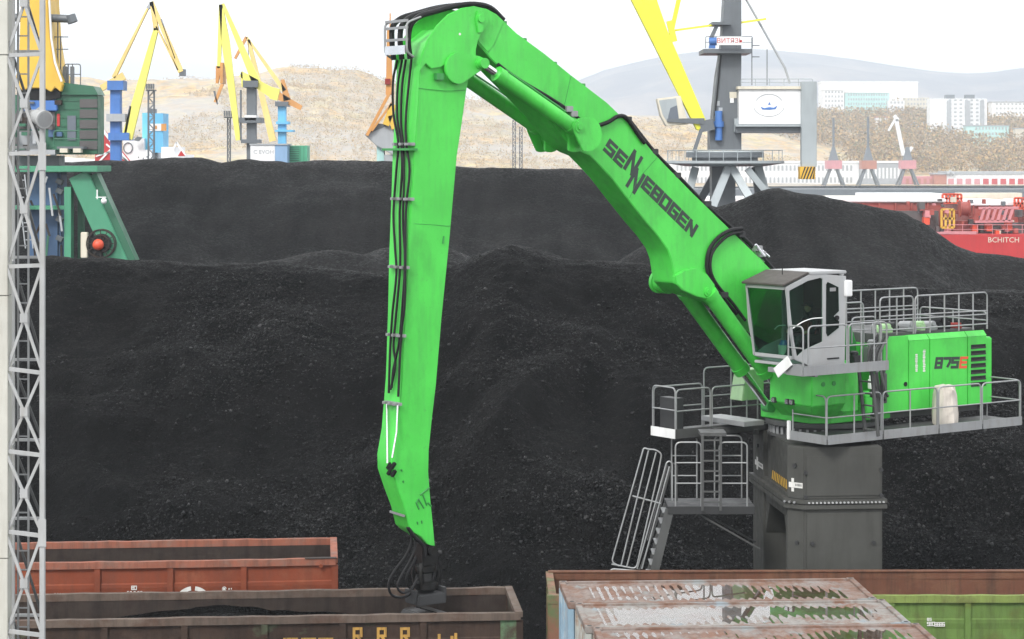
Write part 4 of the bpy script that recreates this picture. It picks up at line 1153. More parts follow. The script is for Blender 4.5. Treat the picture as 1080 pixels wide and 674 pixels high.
stair_rail(.40, [[(690, 560), (709, 488), (714, 490), (714, 528)], [(683, 570), (704, 490)], [(660, 640), (690, 560)]], 'galv_dull')

# ---- the operator behind the glass
def person(root_pts, radii, name):
    pass
op = thing('person', 'operator sitting at the controls behind the tinted cab glass', 'person', tuple(LC(sa, 1.58, zfl + .58)))
def skinned(name, joints, edges, mat, parent):
    me = bpy.data.meshes.new(name)
    org = parent.location
    me.from_pydata([tuple(LC(*j[:3]) - org) for j in joints], edges, [])
    ob = bpy.data.objects.new(name, me); COL.objects.link(ob); ob.parent = parent
    md = ob.modifiers.new('skin', 'SKIN')
    for i, sv_ in enumerate(me.skin_vertices[0].data):
        sv_.radius = (joints[i][3], joints[i][3]); sv_.use_root = (i == 0)
    ob.modifiers.new('sub', 'SUBSURF').levels = 2
    ob.modifiers['sub'].render_levels = 2
    me.materials.append(M[mat])
    return ob
h = zfl + .62
J = [(sa - .08, 1.58, h, .15), (sa - .1, 1.58, h + .22, .15), (sa - .12, 1.58, h + .45, .16), (sa - .1, 1.58, h + .55, .07), (sa - .08, 1.58, h + .63, .075), (sa - .06, 1.58, h + .76, .10), (sa - .06, 1.58, h + .84, .075),
     (sa - .1, 1.76, h + .46, .075), (sa + .02, 1.86, h + .22, .055), (sa + .26, 1.90, h + .16, .04), (sa - .1, 1.40, h + .46, .075), (sa + .02, 1.30, h + .22, .055), (sa + .26, 1.26, h + .16, .04),
     (sa + .05, 1.68, h - .02, .10), (sa + .42, 1.70, h + .02, .08), (sa + .52, 1.70, h - .36, .055), (sa + .05, 1.48, h - .02, .10), (sa + .42, 1.46, h + .02, .08), (sa + .52, 1.46, h - .36, .055), (sa + .64, 1.70, h - .44, .04), (sa + .64, 1.46, h - .44, .04)]
E_ = [(0, 1), (1, 2), (2, 3), (3, 4), (4, 5), (5, 6), (2, 7), (7, 8), (8, 9), (2, 10), (10, 11), (11, 12), (0, 13), (13, 14), (14, 15), (15, 19), (0, 16), (16, 17), (17, 18), (18, 20)]
skinned('body', J, E_, 'cloth_dark', op)
mb = MB(LC); mb.ball((sa - .045, 1.58, h + .745), .105, 10, (1.0, .82, 1.2)); mb.ball((sa + .065, 1.58, h + .73), .02, 5); fc = mb.build('face', 'skin', op, smooth=True)
mb = MB(LC); mb.ball((sa - .075, 1.58, h + .80), .115, 10, (1.0, .9, .8)); mb.box(sa - .02, sa + .12, 1.51, 1.65, h + .80, h + .815); mb.build('cap', 'cloth_dark', op, smooth=True)
for s in (-.32, .32):
    mb = MB(LC); mb.ball((sa + .31, 1.58 + s, h + .17), .045, 8, (1.2, .9, .8))
    for q in range(4): mb.tube([(sa + .34, 1.58 + s - .03 + q * .02, h + .17), (sa + .39, 1.58 + s - .03 + q * .02, h + .165), (sa + .40, 1.58 + s - .03 + q * .02, h + .13)], .009, 6)
    mb.tube([(sa + .3, 1.58 + s * .88, h + .18), (sa + .35, 1.58 + s * .86, h + .19)], .011, 6)
    mb.build('hand', 'skin', op, smooth=True)
mb = MB(LC); mb.box(sa - .26, sa + .08, 1.42, 1.74, h + .0, h + .46); mb.build('waistcoat', 'cloth_red', op, bevel=.06)

# ================================================================== WAGONS, CONTAINERS, MAST
def wagon(name, label, corner, yaw, length, posts, mats, right_end=True, hgt=2.06, end_arch=.0, group='open goods wagons on the sidings'):
    """open wagon; corner = world point of the near top edge at one end; local u to the right, v away from the camera"""
    c, s = math.cos(R(yaw)), math.sin(R(yaw))
    zt_ = corner.z
    def xf(u, v, z): return (corner.x + u * c - v * s, corner.y + u * s + v * c, z)
    u0, u1 = (-length, 0) if right_end else (0, length)
    wd_ = 2.95
    side, rim, inside, endm = mats[:4]
    root = thing(name, label, 'wagon', tuple(xf((u0 + u1) / 2, wd_ / 2, 0)), group)
    zb_ = zt_ - hgt
    for v0, vi in ((0, 1), (wd_, -1)):
        va, vb = (v0 + .06, v0 + .09) if vi > 0 else (v0 - .09, v0 - .06)
        ps = posts
        edges = [u0 + .06] + list(ps) + [u1 - .06]
        # sheets between the posts, each pressed with two shallow ribs
        for a, b in zip(edges, edges[1:]):
            mb = MB(xf); sgn = -1 if vi > 0 else 1
            y_out = va if vi > 0 else vb
            zs = [(zb_, 0), (zb_ + .12, 0), (zb_ + .5, -.0), (zb_ + .62, .018), (zb_ + .74, 0), (zb_ + 1.28, 0), (zb_ + 1.42, .022), (zb_ + 1.50, .022), (zb_ + 1.53, 0), (zt_ - .16, 0)]
            A = [(a, y_out + sgn * d, z) for z, d in zs] + [(a, y_out - sgn * .03, zt_ - .16), (a, y_out - sgn * .03, zb_)]
            mb.loft(A, [(b, y, z) for _, y, z in A])
            mb.build('panel', side, root)
        for u in ps:
            y0, y1 = (v0 - .015, v0 + .058) if vi > 0 else (v0 - .058, v0 + .015)
            MB(xf).box(u - .075, u + .075, y0, y1, zb_ - .1, zt_ - .162).build('post', side, root, bevel=.012)
        y0, y1 = (v0 - .03, v0 + .13) if vi > 0 else (v0 - .13, v0 + .03)
        n = 26
        mb = MB(xf)                                        # top rail, slightly knocked about
        dent = [rnd.uniform(-.012, .012) for _ in range(n + 1)]
        for i in range(n):
            a, b = u0 + (u1 - u0) * i / n, u0 + (u1 - u0) * (i + 1) / n
            mb.loft([(a, y0 + dent[i], zt_ - .16), (a, y1 + dent[i], zt_ - .16), (a, y1 + dent[i], zt_ + dent[i] * .7), (a, y0 + dent[i], zt_ + dent[i] * .7)],
                    [(b, y0 + dent[i + 1], zt_ - .16), (b, y1 + dent[i + 1], zt_ - .16), (b, y1 + dent[i + 1], zt_ + dent[i + 1] * .7), (b, y0 + dent[i + 1], zt_ + dent[i + 1] * .7)])
        mb.build('top_rail', rim if vi > 0 or len(mats) < 5 else mats[4], root)
        yi0, yi1 = (v0 + .10, v0 + .115) if vi > 0 else (v0 - .115, v0 - .10)
        MB(xf).box(u0 + .1, u1 - .1, yi0, yi1, zb_, zt_ - .165).build('inner_lining', inside, root)
    for ue, sg in ((u0, 1), (u1, -1)):
        ua, ub = (ue, ue + .08) if sg > 0 else (ue - .08, ue)
        # end wall whose top edge bows up in the middle
        pts = [(ua, .08 + (wd_ - .16) * k / 8, zt_ - .02 + end_arch * math.sin(math.pi * k / 8)) for k in range(9)] + [(ua, wd_ - .08, zb_), (ua, .08, zb_)]
        MB(xf).prism(pts, (ub - ua, 0, 0)).build('end_wall', endm, root, bevel=.01)
        cap = [(ua - .04, wd_ * k / 8, zt_ + .015 + end_arch * math.sin(math.pi * k / 8)) for k in range(9)]
        mb = MB(xf)
        for p, q in zip(cap, cap[1:]):
            mb.loft([p, (p[0] + .17, p[1], p[2]), (p[0] + .17, p[1], p[2] - .12), (p[0], p[1], p[2] - .12)], [q, (q[0] + .17, q[1], q[2]), (q[0] + .17, q[1], q[2] - .12), (q[0], q[1], q[2] - .12)])
        mb.build('end_rail', rim if len(mats) < 5 else endm, root)
        for v in (.02, wd_ - .16):
            MB(xf).box(ua - .02, ub + .06, v, v + .14, zb_ - .1, zt_ - .17).build('corner_post', endm, root, bevel=.01)
        for v in (.95, 1.9):
            MB(xf).box(ue - .05 if sg > 0 else ue + .002, ue - .002 if sg > 0 else ue + .05, v, v + .14, zb_, zt_ - .17).build('end_post', endm, root, bevel=.01)
        MB(xf).box(ue - .45 if sg > 0 else ue + .002, ue - .002 if sg > 0 else ue + .45, wd_ / 2 - .12, wd_ / 2 + .12, .95, 1.2).build('coupler', 'bogie_steel', root, bevel=.03)
    MB(xf).box(u0 + .05, u1 - .05, .1, wd_ - .1, zb_ - .18, zb_).build('floor', inside, root)
    MB(xf).box(u0 + .02, u1 - .02, wd_ / 2 - .3, wd_ / 2 + .3, .78, zb_ - .182).build('centre_sill', 'bogie_steel', root)
    for uc in (u0 + 2.3, u1 - 2.3):
        bg_ = MB(xf)
        for v in (.45, wd_ - .63): bg_.loft([(uc - 1.15, v, .5), (uc + 1.15, v, .5), (uc + .6, v, .82), (uc - .6, v, .82)], [(uc - 1.15, v + .18, .5), (uc + 1.15, v + .18, .5), (uc + .6, v + .18, .82), (uc - .6, v + .18, .82)])
        bg_.box(uc - .25, uc + .25, .5, wd_ - .5, .5, .78)
        b_ = bg_.build('bogie', 'bogie_steel', root)
        for du in (-.92, .92):
            for v in (wd_ / 2 - .78, wd_ / 2 + .68):
                MB(xf).cyl((uc + du, v, .71), (uc + du, v + .12, .71), .43, n=22).build('wheel', 'bogie_steel', b_, smooth=True)
    return root, xf, zt_, zb_

def px_u(px, corner, yaw):
    """distance along the near side at which the photo column px is met"""
    k = (px - CX) / F; c, s = math.cos(R(yaw)), math.sin(R(yaw))
    return (k * corner.y - corner.x) / (c - k * s)

# near dark brown wagon
cor = W(549, 646, 48.6); YAW = 4.6
ps = [px_u(x, cor, YAW) for x in (446.5, 361.5, 279, 194.5, 110, 25)]
ps = sorted(ps) 
wg, xfw, zt_, zb_ = wagon('open_wagon', 'dark brown wagon with yellow R letters and a grab working inside', cor, YAW, px_u(549, cor, YAW) - px_u(-75, cor, YAW), [px_u(-60, cor, YAW)] + ps, ('wagon_brown', 'wagon_brown_rim', 'wagon_inside', 'wagon_brown'))
# faded light green end sheet near the corner
u_a, u_b = px_u(528, cor, YAW), -.09
MB(xfw).box(u_a, u_b, .028, .055, zb_, zt_ - .17).build('repair_sheet', 'wagon_green_patch', wg)
def side_text(ch, px, py, h_px, mat, rt, corr, yaw, zt0, t=.2, wk=.62, v=.026):
    u = px_u(px, corr, yaw); c, s = math.cos(R(yaw)), math.sin(R(yaw))
    Yq = corr.y + u * s
    hm = h_px / F * Yq
    z = CZ - (py - HY) / F * Yq
    o = Vector((corr.x + u * c - v * s, corr.y + u * s + v * c, z))
    return write(MB(), [(ch, 0, 0, wk, 1)], o, Vector((c, s, 0)) * hm, Vector((0, 0, hm)), Vector((s, -c, 0)), t)
for i, x in enumerate((372.5, 398, 422.5)):
    side_text('R', x, 679.5, 17.5, 'yellow_mark', wg, cor, YAW, zt_, .16).build('letter', 'yellow_mark', wg)
for x, y0 in ((459.5, 684), (473, 686), (477, 683)):
    side_text('I', x, y0, 15, 'yellow_mark', wg, cor, YAW, zt_, .2, .5).build('digit', 'yellow_mark', wg)
for i, (x, ch) in enumerate(zip((299, 303, 307, 318, 322, 326, 336, 340, 344), '555875858')):
    side_text(ch, x, 683, 10, 'yellow_mark', wg, cor, YAW, zt_, .2, .7).build('digit', 'yellow_mark', wg)
# remaining coal inside the wagon
def wag_coal(u0, u1, zfun, name, label, xf, mat='coal_coarse'):
    us, vs = np.arange(u0, u1, .12), np.linspace(.13, 2.82, 26)
    U, V = np.meshgrid(us, vs); Z = zfun(U, V)
    pts = np.array([[xf(u, v, z) for u, v, z in zip(ru, rv, rz)] for ru, rv, rz in zip(U, V, Z)])
    return tag(grid_object(name, mat, pts[..., 0], pts[..., 1], pts[..., 2]), label, 'coal')
uu = px_u(230, cor, YAW)
wag_coal(-13, -.15, lambda U, V: zt_ - .60 + .27 * np.exp(-((U - uu) / 2.2) ** 2) * (.5 + .5 * V / 2.8) - .35 * np.clip((U + 3.8) / 1.5, 0, 1) + .12 * fbm(U * 1.2, V * 1.2, 3, 5), 'coal_load', 'coal lying in the dark brown wagon', xfw)

# red wagon on the farther track
cor2 = W(354, 589, 54.0)
ps2 = [px_u(x, cor2, 5.0) for x in (257, 179.5, 102.5, 25, -52)]
wg2, xf2, zt2, zb2 = wagon('open_wagon', 'red-brown wagon with a white ring mark behind the dark one', cor2, 5.0, px_u(354, cor2, 5.0) - px_u(-150, cor2, 5.0), sorted(ps2) , ('wagon_red', 'wagon_red_rim', 'wagon_inside', 'wagon_red'), end_arch=.04)
mb = MB(xf2); ur = px_u(203.5, cor2, 5.0); rz = CZ - (636 - HY) / F * 54
for q0, q1 in ((97, 173), (7, 83), (187, 353)):
    ar2 = [R(q0 + (q1 - q0) * k / 14) for k in range(15)]
    for p, q in zip(ar2, ar2[1:]):
        mb.loft([(ur + r_ * math.cos(p if r_ == r_ else 0), .032, rz + r_ * math.sin(p)) for r_ in (.36, .46)] + [(ur + r_ * math.cos(q), .032, rz + r_ * math.sin(q)) for r_ in (.46, .36)],
                [(ur + r_ * math.cos(p), .036, rz + r_ * math.sin(p)) for r_ in (.36, .46)] + [(ur + r_ * math.cos(q), .036, rz + r_ * math.sin(q)) for r_ in (.46, .36)])
mb.box(ur - .1, ur - .02, .0325, .0365, rz + .2, rz + .3)
mb.build('ring_mark', 'white_mark', wg2)
mb = MB(xf2); ur = px_u(236.5, cor2, 5.0); rz2 = CZ - (619.5 - HY) / F * 54
mb.tube([(ur + .05 * math.cos(q), .033, rz2 + .05 * math.sin(q)) for q in np.linspace(0, 5.7, 12)], .008, 5); mb.box(ur - .03, ur + .03, .030, .034, rz2 - .03, rz2 + .03); mb.box(ur + .1, ur + .13, .030, .034, rz2 - .015, rz2 + .015); mb.box(ur + .16, ur + .18, .030, .034, rz2 - .015, rz2 + .02)
mb.build('small_mark', 'white_mark', wg2)
for k, (x, y, h_) in enumerate(((138.5, 622.5, 4.5), (141, 622.5, 4.5), (134, 626.3, 2.6), (137, 626.3, 2.6), (141, 626.3, 2.6), (145, 626.3, 2.6), (148, 626.3, 2.6))):
    side_text('8O585O8'[k], x, y, h_, 'white_mark', wg2, cor2, 5.0, zt2, .2, .7, .028).build('digit', 'white_mark', wg2)
for k in range(5):
    side_text('58O58'[k], 57 + k * 2.8, 628.5, 2.6, 'white_mark', wg2, cor2, 5.0, zt2, .2, .7, .028).build('digit', 'white_mark', wg2)
for x, y in ((338.5, 596.5),):
    u = px_u(x, cor2, 5.0); z = CZ - (y - HY) / F * 54; MB(xf2).cyl((u, .03, z), (u, -.05, z), .05, n=12).build('hook', 'wagon_red', wg2)
MB(xf2).box(-.75, .02, -.045, .14, zt2 + .003, zt2 + .02).build('rail_patch', 'bogie_steel', wg2)
wag_coal(-12, -.15, lambda U, V: zt2 - .95 + .2 * fbm(U, V, 3, 8), 'coal_load', 'thin coal remains in the red-brown wagon', xf2)

# light green wagon on the right
cor3 = W(0, 629, 50.3); cor3.x = W(578, 0, 53).x + .02
wg3, xf3, zt3, zb3 = wagon('open_wagon', 'light green wagon half hidden behind the rusty container roofs', cor3, .6, 14.2, [px_u(x, cor3, .6) for x in (690, 776, 858, 940, 1021, 1103)] + [10.9, 12.6], ('wagon_green', 'wagon_green_rim', 'wagon_inside_rust', 'wagon_end_rust', 'wagon_inside_rust'), right_end=False)
MB(xf3).box(-.07, 1.25, -.045, -.032, zb3, zt3 - .165).build('repair_sheet', 'wagon_end_rust', wg3); MB(xf3).box(-.08, 1.25, -.06, .15, zt3 - .16, zt3 + .03).build('rail_patch', 'wagon_end_rust', wg3)
MB(xf3).box(0.02, 14.1, 2.79, 3.0, zt3 + .012, zt3 + .035).build('rail_plate', 'wagon_inside_rust', wg3)
for k in range(7):
    side_text('58O8585'[k], 978 + k * 2.6, 661 if k > 2 else 660.5, 4.4, 'white_mark', wg3, cor3, .6, zt3, .2, .7, .028).build('digit', 'white_mark', wg3)
for k in range(2): side_text('85'[k], 978 + k * 2.6, 655, 3, 'white_mark', wg3, cor3, .6, zt3, .2, .7, .028).build('digit', 'white_mark', wg3)
wag_coal(.2, 13.9, lambda U, V: zt3 - 1.3 + .25 * fbm(U, V, 3, 18), 'coal_load', 'coal remains deep inside the light green wagon', xf3)

# loading ramp carrying the containers
tag(MB().box(.6, 9.5, 36, 46.0, .004, 2.436).build('loading_ramp', 'concrete', bevel=.03), 'low concrete loading ramp below the containers', None, kind='structure')
# containers
CL, CW_, CYAW = 6.06, 2.2, 3.4
cc = W(589.5, 613, 45.0)
def corrug(u, per=.165, amp=.02):
    p = (u / per) % 1.0
    return amp * np.clip(1.6 * np.abs(2 * p - 1) - .3, 0, 1)
def container(k, label, off, mats, sagseed, wl):
    c, s = math.cos(R(CYAW)), math.sin(R(CYAW))
    ox, oy = cc.x + off * c + (k * 2.225) * s, cc.y + off * s - (k * 2.225) * c
    def xf(u, v, z): return (ox + u * c + v * s, oy + u * s - v * c, z)        # v towards the camera
    zt_ = cc.z
    z0 = 2.44
    root = thing('shipping_container', label, 'container', tuple(xf(CL / 2, CW_ / 2, z0)), 'containers side by side on the ramp')
    roofm, endm, sidem = mats
    # frame
    for v in (.0, CW_ - .12):
        MB(xf).box(.17, CL - .17, v, v + .12, zt_ - .11, zt_).build('top_rail', roofm, root, bevel=.008)
        MB(xf).box(.17, CL - .17, v, v + .12, z0, z0 + .15).build('bottom_rail', sidem, root, bevel=.008)
    for u in (0, CL - .12):
        MB(xf).box(u, u + .12, .17, CW_ - .17, zt_ - .12, zt_ + .004).build('header', roofm, root, bevel=.008)
        MB(xf).box(u, u + .12, .17, CW_ - .17, z0, z0 + .15).build('sill', endm, root, bevel=.008)
        for v in (0, CW_ - .15):
            MB(xf).box(u, u + .12, v, v + .15, z0 + .12, zt_ - .125).build('corner_post', endm, root, bevel=.01)
    for u in (0, CL - .168):
        for v in (0, CW_ - .168):
            cs = MB(xf).box(u, u + .168, v, v + .168, zt_ - .122, zt_ + .012).build('corner_casting', roofm, root, bevel=.012)
            MB(xf).lathe((u + .084, v + .084, zt_ + .0125), [(.045, 0), (.045, .002)], 12).build('lock_hole', 'black_rubber', root)
            MB(xf).box(u, u + .168, v, v + .168, z0, z0 + .118).build('corner_casting', endm, root, bevel=.012)
    # corrugated roof sheet with dents where rain stands
    us, vs = np.linspace(.12, CL - .12, 300), np.linspace(.122, CW_ - .122, 34)
    U, V = np.meshgrid(us, vs)
    edge = np.clip(np.minimum(np.minimum(U - .12, CL - .12 - U) / .9, np.minimum(V - .122, CW_ - .122 - V) / .55), 0, 1)
    edge = edge * edge * (3 - 2 * edge)
    endf = np.clip(np.minimum(U - .30, CL - .30 - U) / .04, 0, 1)
    vf = np.clip(np.minimum(V - .2, CW_ - .2 - V) / .05, 0, 1)
    sag = edge * (-.024 + .040 * fbm(U / 1.7, V / .8, 4, sagseed)) + .0012 * fbm(U / .12, V / .5, 2, 77)
    Z = zt_ - .032 + corrug(U) * endf * vf + sag
    pts = np.array([[xf(u, v, z) for u, v, z in zip(a, b, d)] for a, b, d in zip(U, V, Z)])
    g_ = grid_object('roof_sheet', roofm, pts[..., 0] - root.location.x, pts[..., 1] - root.location.y, pts[..., 2] - root.location.z, parent=root)
    # standing rain water
    zw = zt_ - .032 + wl
    wat = thing  # noqa
    nx, nv = 100, 20
    U2, V2 = np.meshgrid(np.linspace(.2, CL - .2, nx), np.linspace(.2, CW_ - .2, nv))
    ds = np.clip(np.minimum(np.minimum(U2 - .12, CL - .12 - U2) / .9, np.minimum(V2 - .122, CW_ - .122 - V2) / .55), 0, 1); ds = ds * ds * (3 - 2 * ds)
    low = zt_ - .032 + ds * (-.024 + .040 * fbm(U2 / 1.7, V2 / .8, 4, sagseed)) - .004
    keep = low < zw + .004
    pts = np.array([[xf(u, v, zw) for u, v in zip(a, b)] for a, b in zip(U2, V2)])
    w_ = grid_object('rain_puddle', 'rain_water', pts[..., 0] - root.location.x, pts[..., 1] - root.location.y, pts[..., 2] - root.location.z, keep, parent=root)
    # end walls and side walls, pressed in vertical waves
    def wavewall(n, along, fixed, inward, mat, name):
        mb = MB(xf); per = .27; pts2 = []
        L_ = along[1] - along[0]; m_ = int(L_ / per * 4)
        for i in range(m_ + 1):
            q = along[0] + L_ * i / m_; d = .038 if i % 4 in (1, 2) else 0
            pts2.append((q, fixed + inward * d))
        A, B = [], []
        for q, f_ in pts2:
            p = (f_, q) if n == 'u' else (q, f_)
            A.append((p[0], p[1], z0 + .15)); B.append((p[0], p[1], zt_ - .12))
        nn = len(A)
        mb.add(A + B, [(i, i + 1, nn + i + 1, nn + i) for i in range(nn - 1)])
        mb.build(name, mat, root)
    wavewall('u', (.15, CW_ - .15), .03, 1, endm, 'end_wall'); wavewall('u', (.15, CW_ - .15), CL - .03, -1, endm, 'end_wall')
    wavewall('v', (.12, CL - .12), .03, 1, sidem, 'side_wall'); wavewall('v', (.12, CL - .12), CW_ - .03, -1, sidem, 'side_wall')
    MB(xf).box(.12, CL - .12, .1, CW_ - .1, z0 + .1, z0 + .15).build('floor', 'bogie_steel', root)
    return root
container(0, 'rusty roofed container farthest from the lens, against the green wagon', 0.0, ('roof_rust', 'container_blue', 'container_blue'), 3, -.009)
container(1, 'middle container of three with the puddle mirroring the green crane', .13, ('roof_rust_pale', 'container_grey', 'container_grey'), 12, -.006)
container(2, 'nearest of the three containers, its roof cut by the bottom of the picture', .26, ('roof_rust', 'container_grey', 'container_blue'), 27, -.005)

# ---- lattice lighting mast at the left edge
YM, YN = 40.0, 41.1
mast = thing('lattice_mast', 'pale grey lattice mast with ladder at the left edge', 'mast', (W(20, 0, YM).x, YM, 0))
def mw(px, py, Y=YM): return tuple(W(px, py, Y))
xL0, xL1, xR0, xR1 = W(-18, 0, YM).x, W(8.5, 0, YM).x, W(41.5, 0, YM).x, W(47, 0, YM).x
brk = [CZ - (y - HY) / F * YM for y in (-400, 58, 312, 589)]
for i, (z1, z0) in enumerate(zip(brk, brk[1:] + [0.0])):
    MB().box(xL0 + .004 * (i % 2), xL1 - .004 * (i % 2), YM - .02, YM + .34, z0 + .006, z1 - .006).build('leg', 'mast_concrete', mast, bevel=.01)
brk = [CZ - (y - HY) / F * YM for y in (-400, 165, 562)]
for z1, z0 in zip(brk, brk[1:] + [0.0]):
    MB().box(xR0, xR1, YM, YM + .09, z0, z1).build('leg', 'mast_white', mast, bevel=.008)
for y in (165, 562):
    z = CZ - (y - HY) / F * YM; MB().box(xR0 - .02, xR1 + .03, YM - .02, YM - .002, z - .25, z + .25).build('splice_plate', 'mast_white', mast, bevel=.004)
xB0, xB1 = W(14, 0, YN).x, W(44, 0, YN).x
for x in (xB0, xB1): MB().box(x - .03, x + .03, YN - .03, YN + .03, 0, 21).build('leg', 'mast_white', mast)
bars = [-52, 57, 161, 280, 391, 478, 563, 668, 780, 900]
for i, y in enumerate(bars):
    z = CZ - (y - HY) / F * YM
    if z < .1: continue
    MB().beam((xL1, YM + .05, z + (.03 if y > 300 else -.02)), (xR0, YM + .05, z - (.04 if y > 300 else -.0)), .06, .07).build('cross_bar', 'mast_white', mast)
    MB().beam((xB0, YN, z + .1), (xB1, YN, z + .1), .05, .05).build('cross_bar', 'mast_white', mast)
    MB().beam((xR0 + .04, YM + .08, z), (xB1, YN - .03, z + .02), .045, .045).build('cross_bar', 'mast_white', mast)
    MB().beam((xL1 - .06, YM + .3, z), (xB0, YN - .03, z + .02), .045, .045).build('cross_bar', 'mast_white', mast)
for y0, y1 in zip(bars, bars[1:]):
    z0, z1 = (max(0.05, CZ - (y - HY) / F * YM) for y in (y0, y1))
    if z0 - z1 < .3: continue
    MB().beam((xL1 - .02, YM + .02, z0 - .05), (xR0 + .02, YM + .02, z1 + .06), .05, .045, up=(0, -1, 0)).build('brace', 'mast_white', mast)
    MB().beam((xL1 - .02, YM + .075, z1 + .06), (xR0 + .02, YM + .075, z0 - .05), .05, .045, up=(0, -1, 0)).build('brace', 'mast_white', mast)
    MB().beam((xB0, YN + .01, z0), (xB1, YN + .01, z1 + .1), .045, .04, up=(0, -1, 0)).build('brace', 'galv_dull', mast)
    zc = (z0 + z1) / 2; xc = (xL1 + xR0) / 2
    MB().box(xc - .07, xc + .07, YM - .012, YM - .004, zc - .08, zc + .08).build('gusset', 'mast_white', mast)
lx0, lx1 = W(19, 0, YM + .6).x, W(30, 0, YM + .6).x
for x in (lx0, lx1): MB().beam((x, YM + .6, 0.05), (x, YM + .6, 16.5), .035, .035).build('ladder_rail', 'galv', mast)
for i in range(46):
    MB().box(lx0, lx1, YM + .59, YM + .61, .3 + i * .35, .325 + i * .35).build('rung', 'galv', mast)
# floodlight on the mast
fl_ = thing('floodlight', 'white round floodlight fixed to the lattice mast', 'floodlight', mw(40, 125))
d0_, d1_ = Vector(mw(30, 121)), Vector(mw(48, 126))
MB().tube([d0_ + Vector((0, .25, 0)), d0_.lerp(d1_, .4) + Vector((0, .1, 0)), d1_ + Vector((0, -.12, 0))], .10, 20, .155).build('housing', 'mast_white', fl_, smooth=True)
dd = (d1_ + Vector((0, -.12, 0))) - (d0_.lerp(d1_, .4) + Vector((0, .1, 0))); dd.normalize()
e_ = d1_ + Vector((0, -.12, 0))
MB().tube([e_ - dd * .01, e_ + dd * .03], .165, 20).build('rim', 'mast_white', fl_, smooth=True)
MB().tube([e_ + dd * .031, e_ + dd * .036], .135, 20).build('glass', 'galv', fl_, smooth=True)
MB().beam(d0_ + Vector((0, .2, 0)), (xR0, YM + .1, d0_.z + .12), .05, .05).build('bracket', 'mast_white', fl_)

# ================================================================== CRANES, SHIPS, TOWN, HILLS
def far_paint(name, col, rough=.5, dirt=.25): paint(name, col, rough, dirt, scale=.35, bump=0)
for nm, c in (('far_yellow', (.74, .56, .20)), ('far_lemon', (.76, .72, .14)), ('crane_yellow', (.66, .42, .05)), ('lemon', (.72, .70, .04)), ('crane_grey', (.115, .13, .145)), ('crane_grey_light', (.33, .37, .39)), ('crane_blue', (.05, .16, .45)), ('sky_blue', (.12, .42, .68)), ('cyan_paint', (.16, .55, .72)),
              ('port_green', (.025, .125, .07)), ('port_green_light', (.055, .26, .15)), ('port_blue', (.05, .11, .22)), ('orange_paint', (.55, .26, .07)), ('ship_red', (.45, .022, .024)), ('ship_brown', (.32, .065, .05)),
              ('far_white', (.74, .75, .76)), ('far_cream', (.62, .58, .48)), ('far_teal', (.42, .66, .64)), ('far_pink', (.55, .22, .24)), ('far_brick', (.42, .16, .10)), ('far_grey', (.34, .36, .38)), ('far_blue', (.22, .36, .55)), ('louvre_grey', (.085, .08, .08)), ('cargo_green', (.07, .34, .20))):
    far_paint(nm, c)
t = NT('window_dark'); t.col((.10, .12, .15)); t.rough(.2)

def pb(mb, p0, p1, w0, Y, depth, w1=None):
    """a box girder standing across the view at distance Y; widths in metres"""
    a, b = W(*p0, Y), W(*p1, Y)
    return mb.beam(a, b, w0, depth, up=(0, 1, 0), w1=w1)
def mpp(Y): return Y / F
def ppoly(mb, pix, Y, depth, back=0.0):
    mb.prism([tuple(W(x, y, Y) + Vector((0, back, 0))) for x, y in pix], (0, depth, 0)); return mb
def pbox(px0, px1, y0, y1, Y, depth):
    a, b = W(px0, y1, Y), W(px1, y0, Y)
    return MB().box(a.x, b.x, Y, Y + depth, a.z, b.z)
def rail_line(pts, h, Y=0, r=.03, par=None, mat='crane_grey', posts=1.2, name='railing'):
    return railing(pts, h, name, par, mat, posts, (.5,), r, True, lambda x, y, z: (x, y, z))

# ---- green portal crane behind the mast
YG = 118.0
gc = thing('portal_crane', 'green portal crane with yellow mast and cable reel at the left', 'crane', (W(50, 0, YG).x, YG, 0))
hs = pbox(-40, 103, 100, 163, YG, 1.9).build('machine_house', 'port_green', gc, bevel=.05)
m_ = MB(); q = [W(x, y, YG) for x, y in ((63, 100), (104, 100), (99, 91), (66, 87))]
m_.prism([tuple(v - Vector((0, .15, 0))) for v in q], (0, 2.1, 0)); m_.build('roof', 'port_green', gc)
for i in range(5):
    pbox(84, 102.5, 104.5 + i * 11, 113.5 + i * 11, YG - .08, .07).build('louvre', 'louvre_grey', hs)
for x0, x1, y0, y1, mm in ((71, 80, 122, 148, 'window_dark'), (48, 59, 104, 118, 'port_blue'), (20, 44, 138, 158, 'far_grey'), (17, 58, 117, 136, 'louvre_grey'), (60, 63, 120, 133, 'ship_red'), (4, 9, 118, 132, 'ship_red')):
    pbox(x0, x1, y0, y1, YG - .07, .06).build('door' if mm == 'window_dark' else 'panel', mm, hs)
for i in range(4): pbox(64, 83, 106 + i * 9, 106.6 + i * 9, YG - .04, .035).build('rib', 'port_green', hs)
pbox(10, 58, 158, 163, YG - 1.2, 1.1).build('front_deck', 'far_grey', gc)
pbox(60, 88, 154.5, 157, YG - 1.1, 1.0).build('balcony', 'crane_grey', gc)
z_ = W(0, 155, YG).z
rail_line([(W(61, 0, YG).x, YG - 1.0, z_), (W(87, 0, YG).x, YG - 1.0, z_)], .85, par=gc, mat='port_green')
for x in (67, 81): pbox(x - 4, x + 4, 156.5, 161, YG - 1.3, .6).build('lamp', 'far_cream', gc)
z_ = W(0, 89, YG).z
rail_line([(W(66, 0, YG).x, YG + .5, z_), (W(83, 0, YG).x, YG + .5, z_)], 1.1, par=gc, posts=.5)
for x, y0 in ((57, 38), (64, 38), (72, 68), (61, 20)): pb(MB(), (x, 88), (x, y0), .06, YG + .5, .06).build('handrail_post', 'crane_grey', gc)
